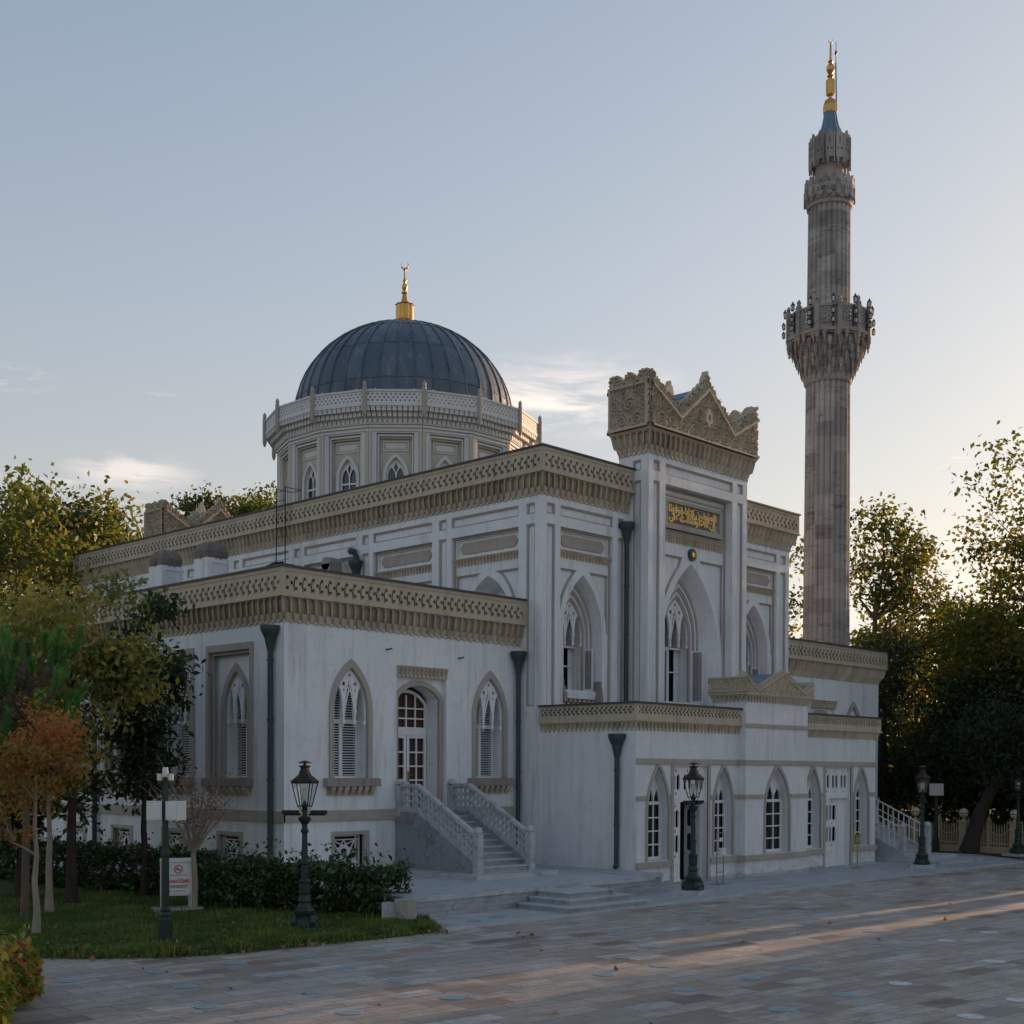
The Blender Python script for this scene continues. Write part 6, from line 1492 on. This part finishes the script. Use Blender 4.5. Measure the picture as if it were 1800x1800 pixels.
# trees on the lawn
tree('crape_myrtle', 'small autumn tree with russet crown and forked pale trunk, nearest the lawn edge', (11.6,24.1), 4.5, (1.35,1.35,1.5), 3.15, 60, 3900, .10, 'leaf_red', bark='palebark', seed=61, tr=.075, fork=.45, thin=.12, cat='tree', varmap=lambda C, v: v*.75+.28*np.clip((C[:,2]-2.6)*.7,0,1)-.05)
tree('crape_myrtle', 'small autumn tree with pale trunk close behind the nearest russet one', (13.6,27.6), 4.9, (1.15,1.15,1.3), 3.6, 46, 4200, .11, 'leaf_red', bark='palebark', seed=62, tr=.09, fork=.45, thin=.15, varmap=lambda C, v: v*.6+.05)
def bare_tree():
    o = empty('bare_shrub_tree', (16.2,25.75,.05), 'nearly bare small tree with a brush of thin twigs beside the notice cabinet', 'tree')
    g = np.random.default_rng(8); b = MB(); b.tube([(0,0,0),(.02,0,.7),(-.03,.02,1.35)], [.075,.06,.055], 8); tips = []
    for k in range(13):
        a = 2*PI*k/13+g.normal()*.2; el = .35+.45*g.random(); L = 1.5+.6*g.random()
        e = np.array([cos(a)*sin(el)*L*.85, sin(a)*sin(el)*L*.85, 1.3+L*cos(el)]); m = np.array([e[0]*.35, e[1]*.35, 1.3+(e[2]-1.3)*.5])
        b.tube([(-.03,.02,1.3), m, e], [.028,.018,.007], 5, False)
        for q in range(13):
            t = g.random(); p = np.array([-.03,.02,1.3])*(1-t)**2+2*m*t*(1-t)+e*t*t if t < 1 else e
            d = g.normal(size=3)*.16+np.array([cos(a)*.18, sin(a)*.18, .42]); b.tube([p, p+d*.5+g.normal(size=3)*.03, p+d], [.007,.005,.003], 3, False); tips.append(p+d)
    b.build('trunk', 'palebark', o); tips = np.array(tips); C = (np.repeat(tips, 6, 0)+g.normal(size=(len(tips)*6,3))*.09); C = C[C[:,2] > 1.9]
    leaf_mesh('crown', C, .06, 'leaf_rust', o)
bare_tree()
tree('chestnut_tree', 'broad leaved tree turning yellow in front of the left wing wall', (14.9,29.1), 8, (1.95,1.95,3.0), 5.0, 90, 7200, .18, 'leaf_chest', bark='darkbark', seed=71, tr=.14, fork=.3, thin=.15, droop=.7, asp=.5)
tree('chestnut_tree', 'yellow leaved tree at the left edge beyond the pine', (14.4,32.4), 8, (2.3,2.3,2.6), 5.6, 70, 7500, .17, 'leaf_chest', bark='darkbark', seed=74, tr=.13, fork=.35, thin=.16, droop=.5, varmap=lambda C, v: v*.55+.42)
tree('magnolia_tree', 'dark green leaved slender tree nearest the left window frames', (17.2,29.7), 8, (1.35,1.35,3.1), 4.9, 60, 5600, .21, 'leaf_dark', bark='darkbark', seed=72, tr=.1, fork=.25, thin=.15, droop=.5, asp=.45)
tree('magnolia_tree', 'dark green leaved tree deep in shade behind the russet trees', (14.6,31.2), 6, (2.2,2.2,2.4), 3.4, 60, 6500, .24, 'leaf_dark', bark='darkbark', seed=73, tr=.12, fork=.3, thin=.17, droop=.5, asp=.45)
def needle_pine():
    o = empty('pine_tree', (12.67,26.87,.05), 'bright green long needled pine at the left picture edge', 'tree'); g = np.random.default_rng(9); b = MB()
    b.tube([(0,0,0),(.05,0,2),(.0,.05,4.4),(0,0,6.1)], [.09,.08,.06,.03], 8); Vs = []; vr = []
    for k in range(120):
        z = 3.3+2.7*g.random(); R = (1.35*(1-((z-4.6)/2.1)**2*.75))*(.35+.65*g.random()**.6); a = g.random()*2*PI
        p = np.array([R*cos(a), R*sin(a), z]); s = np.array([0,0,max(1.8,z-.6)])
        b.tube([s, (s+p)/2+np.array([0,0,-.08]), p], [.03,.02,.012], 5, False)
        ax = np.array([cos(a)*.35, sin(a)*.35, 1.])+g.normal(size=3)*.18; ax /= np.linalg.norm(ax); L = .3+.35*g.random(); tone = g.random()
        b.tube([p, p+ax*L], [.014,.006], 4, False)
        n = 230; t = g.random(n); c = p+ax*(t*L)[:,None]; d = g.normal(size=(n,3)); d -= (d@ax)[:,None]*ax; d /= np.linalg.norm(d,axis=1)[:,None]; d = d*.62+ax*.8; d /= np.linalg.norm(d,axis=1)[:,None]
        ln = (.17+.07*g.random(n))[:,None]; w_ = np.cross(d, g.normal(size=(n,3))); w_ /= np.linalg.norm(w_,axis=1)[:,None]; w_ *= .0085
        Vs.append(np.stack([c-w_, c+w_, c+d*ln+w_*.3], 1)); vr.append(np.clip(.6*tone+.4*g.random(n),0,1))
    b.build('trunk', 'bark', o); quads('needles', np.concatenate(Vs), 'needle', o, np.concatenate(vr))
needle_pine()
bushrow('hedge', 'unseen hedge added to block the low sun beyond the right picture edge, the length nearest the mosque', [(62,19.5),(62,13.9)], 1.6, 5.0, 9000, .5, 'leaf_dark', seed=41, stems=False)  # added hedge lengths; their gaps shape thin sun streaks on the court
bushrow('hedge', 'short block of unseen hedge added to block the low sun beyond the right picture edge, between two gaps', [(62,13.3),(62,12.5)], 1.6, 5.0, 2600, .5, 'leaf_dark', seed=43, stems=False)
bushrow('hedge', 'unseen hedge added to block the low sun beyond the right picture edge, the length farther from the mosque', [(62,11.5),(62,-14)], 1.6, 5.0, 26000, .5, 'leaf_dark', seed=42, stems=False)
# ------------------------------------------------------------------ grass and litter
def inside(P, poly):
    x, y = P[:,0], P[:,1]; c = np.zeros(len(P), bool); n = len(poly)
    for i in range(n):
        x0,y0 = poly[i]; x1,y1 = poly[(i+1)%n]
        k = ((y0 > y) != (y1 > y)) & (x < (x1-x0)*(y-y0)/(y1-y0+1e-12)+x0); c ^= k
    return c
n = 130000; G = np.c_[rng.random(n)*13+6.6, 19.3+rng.random(n)**1.5*13]; G = G[inside(G, LAWN)]
pm = np.sin(G[:,0]*1.3+np.sin(G[:,1]*.9)*2)*np.sin(G[:,1]*1.9-G[:,0]*.4); G = G[(pm < .45) | (rng.random(len(G)) < .35)]
n = len(G); patch = np.sin(G[:,0]*2.1+np.sin(G[:,1]*1.7)*1.5)*np.sin(G[:,1]*2.6+1)*.5+.5
hgt = (.035+.07*rng.random(n))*(.6+.9*patch); tall = rng.random(n) < .012; hgt[tall] *= 2.6
a = rng.random(n)*2*PI; w_ = np.c_[np.cos(a), np.sin(a), np.zeros(n)]*(.004+.005*rng.random(n))[:,None]*1.4
c = np.c_[G, np.full(n,.065)]; tip = c+np.c_[rng.normal(size=n)*.03, rng.normal(size=n)*.03, hgt]; mid = (c+tip)/2+np.c_[rng.normal(size=(n,2))*.006, hgt*.12]
V = np.stack([c-w_, c+w_, mid+w_*.8, tip, mid-w_*.8], 1)
tag(quads('grass', V, 'grass', None, np.clip(.55*patch+.5*rng.random(n)-.1,0,1)), kind='stuff')
# ragged overgrown fringe along the paving and litter
pts = []
E = np.array(LAWN[2:9], float)
for i in range(len(E)-1):
    L = np.linalg.norm(E[i+1]-E[i]); k = int(L*750); t = rng.random(k)[:,None]; pts.append(E[i]+(E[i+1]-E[i])*t+rng.normal(size=(k,2))*.11)
G = np.concatenate(pts); n = len(G); c = np.c_[G, np.full(n,.0)]; hgt = .05+.20*rng.random(n)*(np.sin(G[:,0]*5.3)*.5+.6)
a = rng.random(n)*2*PI; w_ = np.c_[np.cos(a), np.sin(a), np.zeros(n)]*.008; tip = c+np.c_[rng.normal(size=(n,2))*.07, hgt]; mid = (c+tip)/2+np.c_[np.zeros((n,2)), hgt*.25]
tag(quads('grass_fringe', np.stack([c-w_, c+w_, mid+w_*.8, tip, mid-w_*.8], 1), 'grass', None, np.clip(rng.random(n)*.8+.25,0,1)), kind='stuff')
k = 900; C = np.c_[rng.random(k)*12+8, 19.0+rng.random(k)*6, np.full(k,.1)]; ins = inside(C[:,:2], LAWN); C = C[ins]
k = 60; C2 = np.c_[rng.random(k)*34+9, 6+rng.random(k)*13.2, np.full(k,.02)]
ti = rng.integers(0,6,260); tt = rng.random((260,1)); edge = E[ti]*(1-tt)+E[ti+1]*tt+rng.normal(size=(260,2))*.22; C3 = np.c_[edge, np.full(260,.05)]
C = np.concatenate([C, C2, C3]); tag(leaf_mesh('fallen_leaves', C, .11, 'litter', None, 3., .7), kind='stuff')
tree('weed', 'pale broad leaved weed at the left edge of the lawn behind the red bush', (9.6,22.9), .5, (.3,.3,.22), .35, 14, 240, .11, 'leaf_gold', seed=81, tr=.01, thin=.2, cat='plant')
# ------------------------------------------------------------------ light, sky, camera
SUN_EL, SUN_AZ = math.radians(7.0), math.radians(-2.0)
sd = Vector((cos(SUN_EL)*cos(SUN_AZ), cos(SUN_EL)*sin(SUN_AZ), sin(SUN_EL)))
sl = bpy.data.lights.new('sun', 'SUN'); sl.energy = 3.2; sl.angle = math.radians(.53); sl.color = (1., .60, .34)
so = bpy.data.objects.new('sun', sl); COL.objects.link(so); so.rotation_euler = sd.to_track_quat('Z', 'Y').to_euler(); so.location = (80,10,40)
W = bpy.data.worlds.new('World'); S.world = W; W.use_nodes = True; nt = W.node_tree; nt.nodes.clear(); b = NB(nt)
tc = b.n('ShaderNodeTexCoord').outputs['Generated']
sx = b.n('ShaderNodeSeparateXYZ', ins={0: tc}); zz = sx.outputs[2]
sky = b.n('ShaderNodeTexSky', sky_type='NISHITA', sun_disc=False, sun_elevation=SUN_EL, sun_rotation=PI/2-SUN_AZ, altitude=60, air_density=1.0, dust_density=1.5, ozone_density=1.6)
cl = b.noise(b.scalevec(tc, (3.2,3.2,15.)), 3.1, 7, .64, .5)
band = b.math('MULTIPLY', b.mapr(zz, .10, .17, 0, 1), b.mapr(zz, .24, .34, 1, 0))
cf = b.math('MULTIPLY', b.mapr(cl, .64, .80, 0, .35), band)
for cd_, rad_, amt_ in (((.715,.64,.28), .11, .5), ((.403,.873,.273), .035, .4), ((.481,.849,.217), .055, .35)):     # three small banks of thin cloud
    dv = b.n('ShaderNodeVectorMath', operation='SUBTRACT', ins={0: tc, 1: cd_}).outputs[0]
    dl = b.n('ShaderNodeVectorMath', operation='LENGTH', ins={0: b.scalevec(dv, (1,1,3.2))}).outputs['Value']
    cf = b.math('MAXIMUM', cf, b.math('MULTIPLY', b.mapr(dl, rad_*.25, rad_, amt_, 0), b.mapr(cl, .44, .62, 0, 1)))
hs = b.n('ShaderNodeGamma', ins={'Color': sky.outputs[0], 'Gamma': .49}).outputs[0]
hs = b.n('ShaderNodeHueSaturation', ins={'Color': hs, 'Saturation': b.mapr(zz, .05, .60, .45, 1.28), 'Hue': .513}).outputs[0]
hs = b.mix(b.mapr(zz, .03, .33, 1, 0), hs, b.mix(1., hs, (1.10,.98,.88,1), 'MULTIPLY'))
col = b.mix(cf, hs, (4.2,3.5,3.0,1))
bg = b.n('ShaderNodeBackground', ins={'Color': col, 'Strength': .13}); ow = b.n('ShaderNodeOutputWorld'); nt.links.new(bg.outputs[0], ow.inputs['Surface'])
cd = bpy.data.cameras.new('camera'); cam = bpy.data.objects.new('camera', cd); COL.objects.link(cam); S.camera = cam
yaw, pitch, roll, fpx, cyp = 7.66734836e-01, -1.53251587e-02, -4.06290555e-03, 2.25480053e+03, 1.39129251e+03
f_ = Vector((cos(yaw)*cos(pitch), sin(yaw)*cos(pitch), sin(pitch))); r_ = Vector((sin(yaw), -cos(yaw), 0)); d_ = f_.cross(r_)
r2 = cos(roll)*r_+sin(roll)*d_; d2 = -sin(roll)*r_+cos(roll)*d_
cam.matrix_world = Matrix.Translation((0,0,3.3)) @ Matrix((r2, -d2, -f_)).transposed().to_4x4()
cd.sensor_width = 36; cd.lens = fpx/1800*36; cd.shift_y = (cyp-900)/1800; cd.clip_end = 3000; cd.clip_start = .1
S.view_settings.view_transform = 'Standard'; S.view_settings.look = 'None'; S.view_settings.exposure = 1.55; S.view_settings.gamma = 1
S.render.engine = 'CYCLES'; S.cycles.use_denoising = True; S.cycles.max_bounces = 6
for o in bpy.data.objects:
    if '_shift' in o: del o['_shift']
